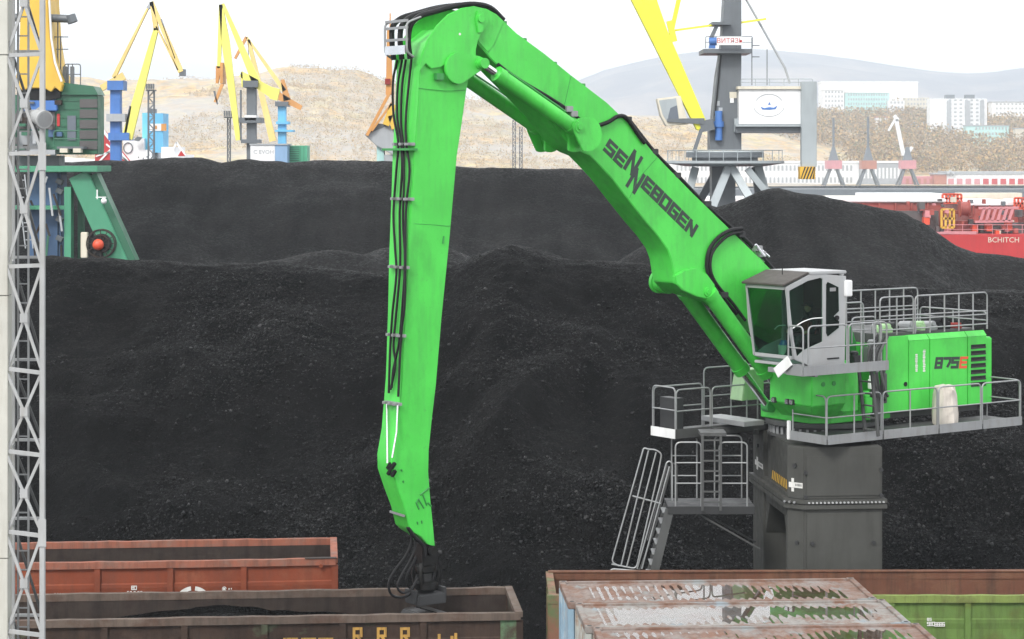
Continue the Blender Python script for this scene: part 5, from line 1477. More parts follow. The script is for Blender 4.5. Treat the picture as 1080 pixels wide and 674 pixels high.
for y in (39, 52): pb(MB(), (56, y), (72, y), .05, YG + .5, .05).build('handrail_bar', 'crane_grey', gc)
m_ = MB(); ppoly(m_, [(24, -60), (49, -60), (50.5, 0), (53, 40), (57, 66), (66, 89), (64, 97), (58, 92), (54, 97), (47, 93), (30, 93), (24, 96), (16, 87), (20, 60), (22, 0)], YG - .6, 3.0)
ms_ = m_.build('mast', 'crane_yellow', gc, bevel=.04)
m_ = MB(); ppoly(m_, [(26, 94), (48, 94), (58, 95), (64, 97), (63, 103), (45, 107), (22, 103), (16, 92)], YG - .3, 2.6); m_.build('mast_base', 'black_rubber', gc)
pbox(22, 60, 106, 117, YG - .35, 2.5).build('slew_motor', 'crane_blue', gc, bevel=.04)
for k, (x, y) in enumerate(((57, 10.5),)):
    m_ = MB(); m_.cyl(W(50, 19, YG), W(77, 20, YG), .22, n=14); m_.cyl(W(74, 16, YG), W(77, 24, YG), .28, n=10); m_.build('hoist_arm', 'crane_grey', gc, smooth=True)
m_ = MB(); m_.cyl(W(5, 18, YG), W(24, 19, YG), .22, n=14); m_.build('hoist_arm', 'crane_grey', gc, smooth=True)
m_ = MB(); m_.tube([W(52, 0, YG - .8), W(54, 40, YG - .8), W(58, 66, YG - .8), (W(65, 86, YG - .8))], .06, 6); m_.build('edge_pipe', 'far_white', gc)
g5 = random.Random(5)
for i in range(26):
    x, y = g5.uniform(2, 62), g5.uniform(104, 160); w_, h_ = g5.uniform(2, 9), g5.uniform(2, 10)
    pbox(x, x + w_, y, y + h_, YG - g5.uniform(.2, .8), .3).build('machine_part', g5.choice(['louvre_grey', 'crane_grey', 'port_blue', 'far_grey', 'port_green', 'bogie_steel']), gc)
for i in range(12):
    x, y = g5.uniform(8, 66), g5.uniform(184, 262)
    pb(MB(), (x, y), (x + g5.uniform(-8, 8), y + g5.uniform(4, 30)), .1, YG - g5.uniform(.2, 1), .1).build('pipe', g5.choice(['crane_grey', 'far_grey', 'bogie_steel', 'port_green']), gc)
for x0, x1 in ((2, 14), (66, 70), (74, 77), (5, 9)): pbox(x0, x1, 66 if x0 < 10 else 70, 88, YG + .4, .4).build('roof_unit', 'crane_grey', gc)
# portal
pbox(-60, 103, 175, 181.5, YG - 1, 4).build('girder', 'port_green_light', gc, bevel=.03)
pbox(-40, 62, 164, 174.8, YG + .3, 1.6).build('turntable', 'crane_grey', gc)
pbox(-40, 68, 217, 221, YG - .6, 1.0).build('tie_beam', 'port_green_light', gc)
m_ = MB(); pb(m_, (49, 182), (49, 290), 1.5, YG + 1.2, 1.5); m_.v = [(x, y, z) for x, y, z in m_.v]; m_.build('column', 'port_blue', gc)
MB().box(W(30, 0, YG).x, W(30, 0, YG).x + 1.6, YG + .6, YG + 2.2, 0, W(0, 182, YG).z).build('column', 'port_blue', gc)
MB().box(W(70, 0, YG).x, W(77, 0, YG).x, YG - .6, YG + .2, 0, W(0, 197, YG).z).build('leg', 'port_green_light', gc)
MB().box(W(79.5, 0, YG).x, W(85, 0, YG).x, YG + .6, YG + 1.2, 0, W(0, 197, YG).z).build('leg', 'port_green', gc)
p0, p1 = W(84, 184, YG), W(124, 273, YG)
dirv = (p1 - p0).normalized(); p2 = p0 + dirv * ((p0.z) / -dirv.z)
m_ = MB(); m_.beam(p0, p2, 1.05, 1.0, up=(0, 1, 0)); m_.build('leg', 'port_green_light', gc, bevel=.04)
m_ = MB(); m_.beam(p0 + Vector((.75, .4, 0)), p2 + Vector((.75, .4, 0)), .4, 1.2, up=(0, 1, 0)); m_.build('leg_flange', 'port_green', gc)
p0, p1 = W(84, 184, YG + 7), W(124, 273, YG + 7); dirv = (p1 - p0).normalized(); p2 = p0 + dirv * ((p0.z) / -dirv.z)
m_ = MB(); m_.beam(p0, p2, 1.05, 1.0, up=(0, 1, 0)); m_.build('leg', 'port_green', gc)
for y in (190, 200, 230, 250): pb(MB(), (60, y), (66, y + 3), .25, YG + .2, .4).build('pipe_bracket', 'crane_grey', gc)
rc = W(106, 257, YG - 1.0); rl = MB()
rl.tube([(rc.x + .74 * math.cos(q), rc.y, rc.z + .74 * math.sin(q)) for q in np.linspace(0, 2 * math.pi, 30)[:-1]], .035, 6, closed=True)
rl.tube([(rc.x + .74 * math.cos(q), rc.y + .45, rc.z + .74 * math.sin(q)) for q in np.linspace(0, 2 * math.pi, 30)[:-1]], .035, 6, closed=True)
rl.tube([(rc.x + .45 * math.cos(q), rc.y, rc.z + .45 * math.sin(q)) for q in np.linspace(0, 2 * math.pi, 24)[:-1]], .03, 6, closed=True)
for k in range(12): q = math.pi * k / 6; rl.cyl((rc.x, rc.y, rc.z), (rc.x + .74 * math.cos(q), rc.y, rc.z + .74 * math.sin(q)), .025, n=6)
reel = rl.build('cable_reel', 'bogie_steel', gc)
MB().cyl((rc.x, rc.y + .05, rc.z), (rc.x, rc.y + .4, rc.z), .52, n=24).build('cable_coil', 'black_rubber', reel, smooth=True)
m_ = MB(); m_.ball((rc.x - .1, rc.y - .12, rc.z - .05), .3, 10); m_.build('hub', 'red_paint', reel, smooth=True)
MB().cyl((rc.x, rc.y + .4, rc.z), (rc.x, YG + .6, rc.z), .1, n=8).build('axle', 'crane_grey', reel)
pbox(85, 92, 245, 272, YG - .9, .4).build('switch_cabinet', 'far_cream', gc, bevel=.03)
m_ = MB(); pb(m_, (101, 208), (112, 208), .05, YG - 1, .05); pb(m_, (102.5, 200), (102.5, 210), .06, YG - 1, .06); m_.ball(W(109.5, 212, YG - 1), .16, 6); m_.build('lamp_arm', 'far_white', gc)
m_ = MB()
for i in range(8): pb(m_, (20 + i * 1.0, 190 + i * 9), (26 + i * 1.0, 190 + i * 9), .05, YG - 1.2, .1)
pb(m_, (18, 184), (27, 262), .06, YG - 1.2, .1); pb(m_, (26, 184), (35, 262), .06, YG - 1.2, .1); m_.build('stair', 'far_grey', gc)

# ---- grey tower crane with lemon jib
YV = 180.0
vc = thing('tower_crane', 'grey tower crane with lemon yellow jib and white house signed in red', 'crane', (W(765, 0, YV).x, YV, 0))
m_ = MB(); ppoly(m_, [(765, -200), (782, -200), (782, 60), (781, 158), (750, 158), (752, 120), (756, 80), (761, 50), (764, 0)], YV, 2.4)
tw = m_.build('tower', 'crane_grey', vc, bevel=.04)
pb(MB(), (754, 122), (760.5, 58), .12, YV - .1, .1).build('cable_duct', 'black_rubber', tw)
for x, y in ((772, 106), (760, 116), (757, 109)): pbox(x - 2, x + 2, y - 2.5, y + 2.5, YV - .06, .05).build('sign_plate', 'far_white' if x == 772 else 'far_grey', tw)
pbox(769.5, 777, 97, 103.5, YV - .06, .05).build('sign_plate', 'far_cream', tw)
pbox(742, 793, 51.5, 56, YV - 1.2, 4.6).build('gallery', 'crane_grey', vc)
z_ = W(0, 51.5, YV).z
rail_line([(W(743, 0, YV).x, YV - 1.1, z_), (W(792, 0, YV).x, YV - 1.1, z_)], .95, par=vc)
pbox(751, 771, 23, 26, YV - .9, 3).build('gallery', 'crane_grey', vc)
m_ = MB(); m_.cyl(W(748, 44, YV - .9), W(757, 43.5, YV - .9), .34, n=14); pb(m_, (751, 48), (751, 51), .5, YV - .9, .5); m_.build('winch_motor', 'crane_blue', vc, smooth=True)
pb(MB(), (750, 40), (757, 25), .3, YV - .4, .4).build('strut', 'crane_grey', vc)
sb = pbox(756, 783, 38.5, 47.5, YV - 1.75, .08).build('name_board', 'far_white', vc)
c = W(769.7, 43.2, YV - 1.76)
font_mesh('ВИТЯЗЬ', (c.x, c.y, c.z), (1, 0, 0), (0, 0, 1), .54, 'ship_red', 'lettering', sb)
m_ = MB(); ppoly(m_, [(650, -30), (680, -30), (693, 0), (704, 32), (745, 128), (741, 138), (735, 137), (666, 0)], YV - .8, 1.1)
m_.build('jib', 'lemon', vc, bevel=.04)
m_ = MB(); pb(m_, (709, 30), (718, -10), .35, YV - .4, .4); pb(m_, (706, 22), (711, 44), .5, YV - .5, .5); m_.build('jib_bracket', 'lemon', vc)
pb(MB(), (712, 32), (752, 26.5), .16, YV - .2, .2).build('stay_bar', 'lemon', vc); pb(MB(), (780, 24), (808, 20), .16, YV + .5, .2).build('stay_bar', 'lemon', vc)
m_ = MB(); pb(m_, (742, 128), (703, 127), .5, YV - .2, 1.6, .25); pb(m_, (752, 131), (738, 134), .9, YV - .2, 1.5); m_.build('cab_arm', 'crane_grey', vc)
m_ = MB(); q = [(693, 104), (718, 101), (726, 131), (703, 133), (697, 122)]; ppoly(m_, q, YV - .8, 2.0); cbv = m_.build('crane_cab', 'far_cream', vc, bevel=.03)
m_ = MB(); ppoly(m_, [(695, 106), (713, 103.5), (715, 117), (716, 127), (704, 129), (699, 121)], YV - .83, .025); m_.build('cab_window', 'crane_grey_light', cbv)
m_ = MB(); ppoly(m_, [(707, 114), (714, 111), (716, 126), (704, 128), (705, 122)], YV - .86, .02); m_.build('seat_shape', 'window_dark', cbv)
hs = pbox(779.5, 845, 94, 131, YV - 1.2, 5).build('machine_house', 'far_white', vc, bevel=.03)
pbox(845.1, 856, 93, 131, YV - .9, 4.5).build('end_bay', 'crane_grey_light', vc)
pbox(778, 857, 91, 94, YV - 1.4, 5.3).build('roof_edge', 'far_cream', vc)
pbox(776, 857, 131.2, 133.5, YV - 1.5, 5).build('side_deck', 'crane_grey_light', vc)
pbox(776, 857, 133.6, 140, YV - 1.1, 4.2).build('base_girder', 'crane_grey', vc)
z_ = W(0, 91, YV).z
rail_line([(W(780, 0, YV).x, YV - 1.2, z_), (W(855, 0, YV).x, YV - 1.2, z_)], .55, par=vc, mat='crane_grey_light')
m_ = MB(); c = W(811, 111, YV - 1.21)
m_.tube([(c.x + 1.15 * math.cos(q), c.y, c.z + .9 * math.sin(q)) for q in np.linspace(R(25), R(155), 16)], .035, 5)
m_.tube([(c.x + 1.25 * math.cos(q), c.y, c.z + .9 * math.sin(q)) for q in np.linspace(R(195), R(345), 16)], .025, 5)
m_.build('emblem_ring', 'far_grey', hs)
m_ = MB(); ppoly(m_, [(802, 112.5), (806, 114), (811, 113), (816, 113.5), (820, 111.5), (818, 115), (812, 115.8), (804, 115.5)], YV - 1.23, .02); ppoly(m_, [(810, 110.5), (811.5, 107.5), (813, 110.5)], YV - 1.23, .02)
m_.build('emblem', 'crane_blue', hs)
pbox(845.5, 861.5, 86, 176, YV - 1.9, .9).build('counterweight', 'crane_grey_light', vc, bevel=.03)
pbox(844, 860, 175.8, 189, YV - 2.1, 1.3).build('counterweight_foot', 'hazard_yellow', vc, bevel=.02)
m_ = MB()
for i in range(6):
    x = 843.5 + i * 3.3
    pl_ = [(x, 189), (x + 1.6, 189), (x + 6.6, 176), (x + 5, 176)]
    pl_ = [(min(max(px, 844.3), 859.7), py) for px, py in pl_]
    ppoly(m_, pl_, YV - 2.12, .015)
m_.build('hazard_stripe', 'hazard_black', vc)
m_ = MB(); m_.cyl(W(758, 117, YV - .3), W(758, 148, YV - .3), .3, n=14); m_.cyl(W(758, 128, YV - .3), W(758, 134, YV - .3), .42, n=14); m_.build('slew_drive', 'crane_blue', vc, smooth=True)
pbox(749, 782, 131, 158.5, YV - .05, 2.6).build('tower_foot', 'crane_grey', vc)
pbox(774.5, 779.3, 125, 139, YV - .5, .4).build('switch_box', 'crane_grey_light', vc)
zc_ = W(0, 174, YV).z; xc_ = W(766, 0, YV).x
rp = MB(); rp.lathe((xc_, YV + 1.2, zc_), [(3.2, -.12), (4.85, .14), (4.85, .34), (3.2, .34)], 40); rp.build('ring_deck', 'crane_grey_light', vc, smooth=True)
rp = MB(); rp.lathe((xc_, YV + 1.2, zc_ + .345), [(2.7, 0), (2.7, .25), (3.2, .26), (3.2, .62), (1.4, .7)], 32); rp.build('slew_bearing', 'crane_grey', vc, smooth=True)
rp = MB(); rp.tube([(xc_ + 4.7 * math.cos(q), YV + 1.2 + 4.7 * math.sin(q), zc_ + 1.2) for q in np.linspace(0, 2 * math.pi, 40)[:-1]], .03, 5, closed=True)
rp.tube([(xc_ + 3.1 * math.cos(q), YV + 1.2 + 3.1 * math.sin(q), zc_ + 1.05) for q in np.linspace(0, 2 * math.pi, 40)[:-1]], .09, 5, closed=True)
for k in range(26): q = 2 * math.pi * k / 26; rp.cyl((xc_ + 4.7 * math.cos(q), YV + 1.2 + 4.7 * math.sin(q), zc_ + .3), (xc_ + 4.7 * math.cos(q), YV + 1.2 + 4.7 * math.sin(q), zc_ + 1.2), .03, n=5)
for k in range(18): q = 2 * math.pi * k / 18; rp.cyl((xc_ + 3.1 * math.cos(q), YV + 1.2 + 3.1 * math.sin(q), zc_ + .7), (xc_ + 3.1 * math.cos(q), YV + 1.2 + 3.1 * math.sin(q), zc_ + 1.05), .03, n=5)
rp.build('ring_railing', 'crane_grey_light', vc)
pb(MB(), (740, 136), (732, 160), .3, YV - 1, .1).build('ladder', 'crane_grey', vc)
MB().box(W(751, 0, YV).x, W(776, 0, YV).x, YV + .2, YV + 2.2, 0, zc_ - .1).build('column', 'crane_grey', vc)
for p, q, dy0, dy1, mt in (((733, 178), (724, 213), 0, -1.5, 'crane_grey_light'), ((768, 177), (751, 219), -2, -4, 'crane_grey_light'), ((772, 177), (793, 213), -2, -4, 'crane_grey_light'), ((800, 177), (808, 205), 0, -1, 'crane_grey_light'), ((757, 178), (738, 212), 3, 5, 'crane_grey'), ((797, 178), (800, 205), 3, 5, 'crane_grey')):
    a, b = W(*p, YV + dy0), W(*q, YV + dy1); d = b - a; e = a + d * (a.z / -d.z)
    MB().beam(a, e, .62, .62, up=(0, 1, 0)).build('portal_leg', mt, vc, bevel=.03)
pb(MB(), (788, 178), (806, 200), .5, YV - 2.6, .5).build('access_ladder', 'crane_grey_light', vc)
m_ = MB(); m_.tube([W(776, -20, YV + 1), W(828, 72, YV + 1), W(833, 88, YV + 1)], .1, 6); m_.build('stay_rod', 'far_grey', vc)
for x, y0 in ((793, 40), (809, 52)): pb(MB(), (x, 90), (x, y0), .07, YV - .8, .07).build('pole', 'crane_grey', vc)
pb(MB(), (793, 60), (801, 60), .07, YV - .8, .07).build('pole_arm', 'crane_grey', vc); pb(MB(), (793, 48), (801, 48), .07, YV - .8, .07).build('pole_arm', 'crane_grey', vc)

# ---- distant luffing cranes on the left
def luffer(name, label, Y, tower, tmat, bars_, extra=()):
    """tower = (x0, x1, ytop, ybottom); bars_ = (p0, p1, w0 px, w1 px, material, part name)"""
    k = mpp(Y); x0, x1, y0, y1 = tower
    rt_ = thing(name, label, 'crane', (W((x0 + x1) / 2, 0, Y).x, Y, 0), 'yellow cranes along the far quay')
    a, b = W(x0, y1, Y), W(x1, y0, Y)
    z0 = min(a.z, 0)
    MB().box(a.x, b.x, Y, Y + (b.x - a.x), z0, b.z).build('tower', tmat, rt_, bevel=.05)
    for p, q, w0, w1, mt, nm in bars_:
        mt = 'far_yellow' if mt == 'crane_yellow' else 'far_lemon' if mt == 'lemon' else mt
        pb(MB(), p, q, w0 * k * 1.25, Y, max(.5, min(w0, w1) * k * .8), w1 * k * 1.25).build(nm, mt, rt_)
    for f_ in extra: f_(rt_)
    return rt_
Y1 = 200.0
def ex1(r):
    pbox(112, 132, 120, 128, Y1 - .6, 2.4).build('gallery', 'far_grey', r); pbox(114, 136, 140, 148, Y1 - .5, 2.4).build('slew_ring', 'crane_blue', r)
    pbox(189, 195, 73, 80, Y1 - .2, .7).build('hook_block', 'crane_grey', r)
    pbox(113, 130, 85, 95, Y1 - .4, 2).build('tower_head', 'crane_blue', r)
luffer('luffing_crane', 'blue tower crane with yellow jib left of the bare sky', Y1, (116, 127, 88, 230), 'crane_blue',
       [((134, 146), (165, 30), 9, 4, 'lemon', 'jib'), ((165, 32), (160, 2), 4, 3, 'crane_yellow', 'jib_head'), ((160, 2), (191, 76), 3, 4.5, 'crane_yellow', 'fly_jib'), ((165, 28), (188, 74), 1.2, 1.2, 'crane_yellow', 'tie'), ((156, 9), (120, 82), 1.4, 3.2, 'crane_yellow', 'stay'),
        ((156, 9), (160, 3), 2.5, 2.5, 'far_grey', 'pulley'), ((107, 93), (131, 80), 5, 6.5, 'crane_yellow', 'counter_arm'), ((132, 144), (138, 112), 2, 2, 'crane_grey', 'jib_rail'), ((170, 20), (185, 62), .7, .7, 'far_grey', 'rope')], (ex1,))
Y2 = 230.0
def ex2(r):
    for x0, x1, y0, y1, mt, nm in ((252, 276, 124, 129.5, 'crane_grey', 'gallery'), (256, 272, 85, 92, 'crane_grey', 'tower_head'), (258, 270, 121.5, 127, 'far_white', 'name_board'), (254, 273, 147, 151, 'crane_grey', 'gallery'), (232, 235, 66, 88, 'orange_paint', 'rope_box')):
        pbox(x0, x1, y0, y1, Y2 - .7, 2.6).build(nm, mt, r)
    for x, y in ((236, 124.5), (240, 124.5)): pass
luffer('luffing_crane', 'dark grey tower crane with tall lemon jib above the coal', Y2, (260, 270, 86, 260), 'crane_grey',
       [((251.5, 148), (238, 44), 4, 7, 'lemon', 'jib'), ((238, 44), (233, 5), 7, 3, 'lemon', 'jib_tip'), ((235, 4), (270, 86), 2.5, 7, 'lemon', 'stay'), ((233, 5), (231, 72), 3, 3, 'lemon', 'fly_jib'), ((231, 70), (229, 88), 5, 2, 'orange_paint', 'fly_end'), ((254, 78), (292, 101), 5, 9, 'lemon', 'counter_arm'),
        ((286, 98), (294, 100), 10, 10, 'lemon', 'counterweight'), ((254, 148), (254, 95), 1.2, 1.2, 'crane_grey', 'jib_rail'), ((255, 76), (256, 92), 1.5, 1.5, 'lemon', 'post')], (ex2,))
Y3 = 300.0
def ex3(r):
    for x0, x1, y0, y1, mt in ((290, 304, 107, 112, 'crane_grey'), (290, 309, 137, 139, 'sky_blue'), (291, 304, 128, 131, 'sky_blue')): pbox(x0, x1, y0, y1, Y3 - .6, 3).build('gallery', mt, r)
luffer('luffing_crane', 'pale blue tower crane with orange jib behind the lemon one', Y3, (293, 301.5, 108, 250), 'sky_blue',
       [((262, 41), (262, 90), .5, .5, 'far_grey', 'rope'), ((260, 39), (300, 96), 1.8, 4, 'crane_yellow', 'stay'), ((260, 39), (248, 62), 2.5, 2, 'orange_paint', 'fly_jib'), ((262, 42), (288, 149), 3, 6, 'crane_yellow', 'jib'), ((288, 98), (318, 114), 7, 4, 'orange_paint', 'counter_arm'), ((298, 84), (303, 106), 3, 6, 'orange_paint', 'frame'), ((227, 108), (238, 80), 2.5, 2.5, 'orange_paint', 'hook_arm'), ((226, 96), (229.5, 110), 1.5, 1, 'crane_grey', 'hook')], (ex3,))
# light masts
def truss(label, px, y0, y1, Y, w, heads=True, name='lattice_pole'):
    k = mpp(Y); x = W(px, 0, Y).x; z1, zb = W(px, y0, Y).z, 0
    r = thing(name, label, 'mast', (x, Y, 0)); mb = MB(); h = w * k / 2
    for dx in (-h, h):
        for dy in (-h, h): mb.beam((x + dx, Y + dy, zb), (x + dx, Y + dy, z1), .09, .09)
    n = max(6, int((z1 - zb) / (w * k * 1.1)))
    for i in range(n):
        za, zb2 = zb + (z1 - zb) * i / n, zb + (z1 - zb) * (i + 1) / n
        s = 1 if i % 2 else -1
        mb.beam((x - h * s, Y - h, za), (x + h * s, Y - h, zb2), .06, .06); mb.beam((x - h * s, Y + h, za), (x + h * s, Y + h, zb2), .06, .06); mb.beam((x - h, Y - h, zb2), (x + h, Y - h, zb2), .06, .06)
    mb.build('lattice', 'crane_grey', r)
    if heads:
        m2 = MB(); m2.box(x - 4.5 * k, x + 4.5 * k, Y - .8, Y + .8, z1, z1 + .15)
        for i in range(4): m2.box(x - 4.3 * k + i * 2.4 * k, x - 3.0 * k + i * 2.4 * k, Y - 1.0, Y - .5, z1 + .2, z1 + .75)
        m2.build('lamp_rack', 'crane_grey', r)
    return r
truss('short light mast beside the dark grey crane tower', 241.5, 124.5, 170, 232, 3)
truss('left one of the two thin lattice poles under the boom', 542.3, 127, 176, 250, 3, False)
truss('right one of the two thin lattice poles under the boom', 549.3, 134, 176, 250, 3, False)
truss('floodlight mast above the blue ship funnel', 159.5, 96, 160, 236, 6)
# shore containers
def shed(name, label, cat, px0, px1, y0, Y, dep, mat, zbase=0.0, bev=.03):
    a, b = W(px0, y0, Y), W(px1, y0, Y)
    return tag(MB().box(a.x, b.x, Y, Y + dep, zbase, a.z).build(name, mat, bevel=bev), label, cat)
r = thing('cargo_box', 'white cargo box with grey lettering beyond the coal crest', 'container', (W(280, 0, 196).x, 196, 0))
pbox(264, 290, 153, 260, 196, 3).build('body', 'far_white', r, bevel=.03)
pbox(263, 304, 151.5, 153, 195.9, 3.2).build('roof', 'far_grey', r); pbox(290.2, 303, 153, 260, 196, 3).build('end_bay', 'far_blue', r)
font_mesh('C EVOH', tuple(W(278, 160.5, 195.98)), (1, 0, 0), (0, 0, 1), .5, 'far_grey', 'lettering', r)
r = thing('cargo_box', 'green ribbed cargo box beyond the coal crest', 'container', (W(313, 0, 198).x, 198, 0))
pbox(304, 324, 153.5, 260, 198, 2.6).build('body', 'cargo_green', r)
for i in range(9): pbox(304.5, 315.5, 154.5 + i * 2.4, 155.2 + i * 2.4, 197.93, .06).build('rib', 'port_green', r)
for x in (316.5, 320): pbox(x, x + .6, 154, 178, 197.93, .06).build('rib', 'port_green_light', r)

# ---- orange ship unloader seen left of the stick
YO = 165.0
oc = thing('bucket_unloader', 'orange column with a tilted grey bucket peeping out left of the stick', 'crane', (W(411, 0, YO).x, YO, 0))
pb(MB(), (410.5, 30), (410.5, 100), .32, YO, .4, .5).build('column', 'orange_paint', oc); pb(MB(), (411.5, 30), (411.5, 14), .1, YO, .1).build('aerial', 'orange_paint', oc)
pbox(406, 411.5, 83, 89, YO - .4, .6).build('winch', 'cloth_red', oc)
for p, q, w in (((412, 96), (387, 143), .22), ((414, 108), (392, 138), .16), ((415, 110), (407, 132), .5), ((412, 122), (416, 136), .4)): pb(MB(), p, q, w, YO - .2, .3).build('link', 'crane_yellow' if w > .3 else 'orange_paint', oc)
m_ = MB(); ppoly(m_, [(384, 142), (399, 131), (425, 134), (440, 150), (436, 168), (418, 166), (396, 153)], YO, 2.4); m_.build('bucket', 'far_grey', oc, bevel=.05)
m_ = MB(); ppoly(m_, [(386, 141), (399, 130.2), (410, 131.5), (392, 139.5)], YO - .05, 2.5); m_.build('bucket_lip', 'crane_grey', oc)
MB().box(W(397, 0, YO).x, W(404.5, 0, YO).x, YO + .4, YO + 2, 0, W(0, 154, YO).z).build('pedestal', 'far_teal', oc); MB().box(W(405, 0, YO).x, W(430, 0, YO).x, YO + .2, YO + 2.2, 0, W(0, 163, YO).z).build('base', 'far_grey', oc)

# ---- white ship with red bow, left
YS = 250.0
sh = thing('cargo_ship', 'white ship with red and white bow flare and cyan funnel at the left', 'ship', (W(150, 0, YS).x, YS, -5))
m_ = MB(); hull = [(60, 153), (108, 138), (136, 170), (205, 167), (210, 250), (60, 250)]
ppoly(m_, [(40, 166), (138, 172), (200, 168), (210, 185), (210, 310), (40, 310)], YS, 14); m_.build('hull', 'far_white', sh)
m_ = MB(); ppoly(m_, [(100, 171), (101, 145), (111, 138), (139, 172), (139, 210), (100, 210)], YS - .4, .36); bw = m_.build('bow_plate', 'ship_red', sh)
m_ = MB()
for p, q, w in (((108, 137), (135, 171), 3.0), ((104, 171), (122, 152), 1.8), ((112, 152), (134, 170), 1.8), ((101, 165), (116, 160), 1.4)): pb(m_, p, q, w * mpp(YS), YS - .5, .1)
m_.build('white_band', 'far_white', bw)
for x0, x1, y0, y1, dp, nm in ((130, 152, 146, 172, 8, 'deckhouse'), (152, 160, 158, 172, 9, 'deckhouse'), (170, 184, 155, 170, 8, 'deckhouse'), (184, 194, 163, 172, 8, 'locker')): pbox(x0, x1, y0, y1, YS + 1, dp).build(nm, 'far_white', sh)
for x, y in ((146, 166), (151, 167), (155, 165.5), (166, 165.5), (141, 137), (147, 137.5)): pbox(x - .6, x + .6, y - .8, y + .8, YS + .9, .08).build('porthole', 'crane_grey', sh)
pbox(150, 157, 119, 160, YS + 2, 4).build('funnel', 'cyan_paint', sh); pbox(157.05, 172, 119.5, 161, YS + 1.6, 4).build('funnel', 'sky_blue', sh)
pbox(158, 175, 130.5, 138, YS + 1.5, .08).build('funnel_band', 'far_white', sh); pbox(161.5, 165.5, 132.5, 136, YS + 1.44, .05).build('emblem', 'orange_paint', sh); pbox(170, 175.5, 130.5, 138, YS + 1.42, .05).build('emblem', 'orange_paint', sh)
m_ = MB(); ppoly(m_, [(155, 119), (157, 114.5), (161, 114.5), (161, 119)], YS + 2, 3); m_.build('exhaust', 'crane_grey', sh)
m_ = MB(); ppoly(m_, [(140, 148), (145, 144), (150, 145), (146, 149)], YS - .2, .5); m_.build('davit', 'crane_grey', sh)
m_ = MB(); c = W(135, 156, YS + .9); m_.tube([(c.x + .5 * math.cos(q), c.y, c.z + .6 * math.sin(q)) for q in np.linspace(0, 6.2, 16)], .06, 5); m_.build('life_ring', 'crane_grey', sh)
m_ = MB(); pb(m_, (186, 150), (196, 165), .2, YS, .3); pb(m_, (186, 150), (180, 166), .2, YS, .3); ppoly(m_, [(187, 165), (191, 158), (195, 165)], YS - .3, .2); m_.build('stern_frame', 'far_white', sh)
m_ = MB(); ppoly(m_, [(187.5, 164.5), (191, 159), (195, 164.5)], YS - .6, .2); m_.build('flag', 'ship_red', sh)

# ---- red bulk carrier, right
YR = 238.0
rs = thing('bulk_carrier', 'red bulk carrier with white hatch covers behind the right coal heap', 'ship', (W(1000, 0, YR).x, YR, -5))
m_ = MB(); ppoly(m_, [(700, 243), (960, 244), (1000, 247), (1060, 247.5), (1250, 247.5), (1250, 345), (700, 345)], YR, 30); m_.build('hull', 'ship_red', rs, bevel=.1)
pbox(700, 1000, 244.5, 247, YR - .05, .1).build('sheer_strake', 'far_pink', rs)
pbox(996, 1030, 244, 247.4, YR + .1, .4).build('bulwark', 'far_pink', rs)
font_mesh('BCHITCH', tuple(W(1058.5, 253.3, YR - .01)), (1, 0, 0), (0, 0, 1), .80, 'far_cream', 'lettering', rs)
for x0, x1, Yh in ((740, 996, YR + 6), (1026, 1074, YR + 9), (1096, 1250, YR + 6)):
    ht = pbox(x0, x1, 213.5, 248, Yh, 16).build('hatch_coaming', 'ship_brown', rs, bevel=.05)
    pbox(x0 - 3, x1 + 2, 209.5 if x0 < 1000 else 212.5, 213.3 if x0 < 1000 else 217, Yh - .4, 17).build('hatch_cover', 'far_white', rs, bevel=.08)
    n_ = int((x1 - x0) / 17)
    for i in range(n_ + 1): pbox(x0 + i * 17, x0 + 1.4 + i * 17, 214, 226, Yh - .35, .34).build('stay', 'ship_brown', rs)
pbox(915, 998, 204.5, 209, YR + 14, 9).build('hatch_cover', 'far_white', rs)
pbox(1010, 1078, 203.5, 210.8, YR + 26, 2).build('far_bulwark', 'far_cream', rs)
pbox(870, 920, 206.5, 210.5, YR + 26, 2).build('far_bulwark', 'far_cream', rs)
for x0, x1, y0, y1, mt, nm in ((940, 990, 222.5, 246, 'louvre_grey', 'side_recess'), (1026, 1080, 235, 247, 'louvre_grey', 'side_recess'), (1005, 1034, 233, 246, 'ship_brown', 'winch_house')): pbox(x0, x1, y0, y1, YR + 4, 1).build(nm, mt, rs)
def gear_frame(x0, x1, y0, y1, mat, nm, n=4, Y=YR + 2.5, w=.22):
    m2 = MB()
    for i in range(n + 1): xx = x0 + (x1 - x0) * i / n; pb(m2, (xx, y0), (xx, y1), w, Y, w); pb(m2, (xx, y0), (xx, y1), w, Y + 1.6, w)
    for i in range(3): yy = y0 + (y1 - y0) * i / 2; pb(m2, (x0, yy), (x1, yy), w, Y, w); pb(m2, (x0, yy), (x1, yy), w, Y + 1.6, w)
    m2.build(nm, mat, rs)
gear_frame(993, 1006, 221, 240, 'crane_yellow', 'yellow_cage', 3)
gear_frame(994, 1014, 205, 214, 'red_paint', 'deck_frame', 5, YR + 8)
gear_frame(1070, 1082, 209, 220, 'red_paint', 'deck_frame', 3, YR + 8)
m_ = MB()
for i in range(6): pb(m_, (1034 + i * 6, 233), (1038 + i * 6, 220), .28, YR + 2, .3)
pb(m_, (1028, 234), (1068, 233), .25, YR + 2, .3); pb(m_, (1032, 219.5), (1074, 219), .25, YR + 2, .3); m_.build('deck_ladder_frame', 'far_pink', rs)
m_ = MB(); m_.cyl(W(1013, 220, YR + 2), W(1021, 220, YR + 2), .75, n=16); m_.cyl(W(1012, 220, YR + 2), W(1013, 220, YR + 2), .95, n=16); m_.cyl(W(1021, 220, YR + 2), W(1022, 220, YR + 2), .95, n=16); m_.build('winch', 'ship_brown', rs, smooth=True)
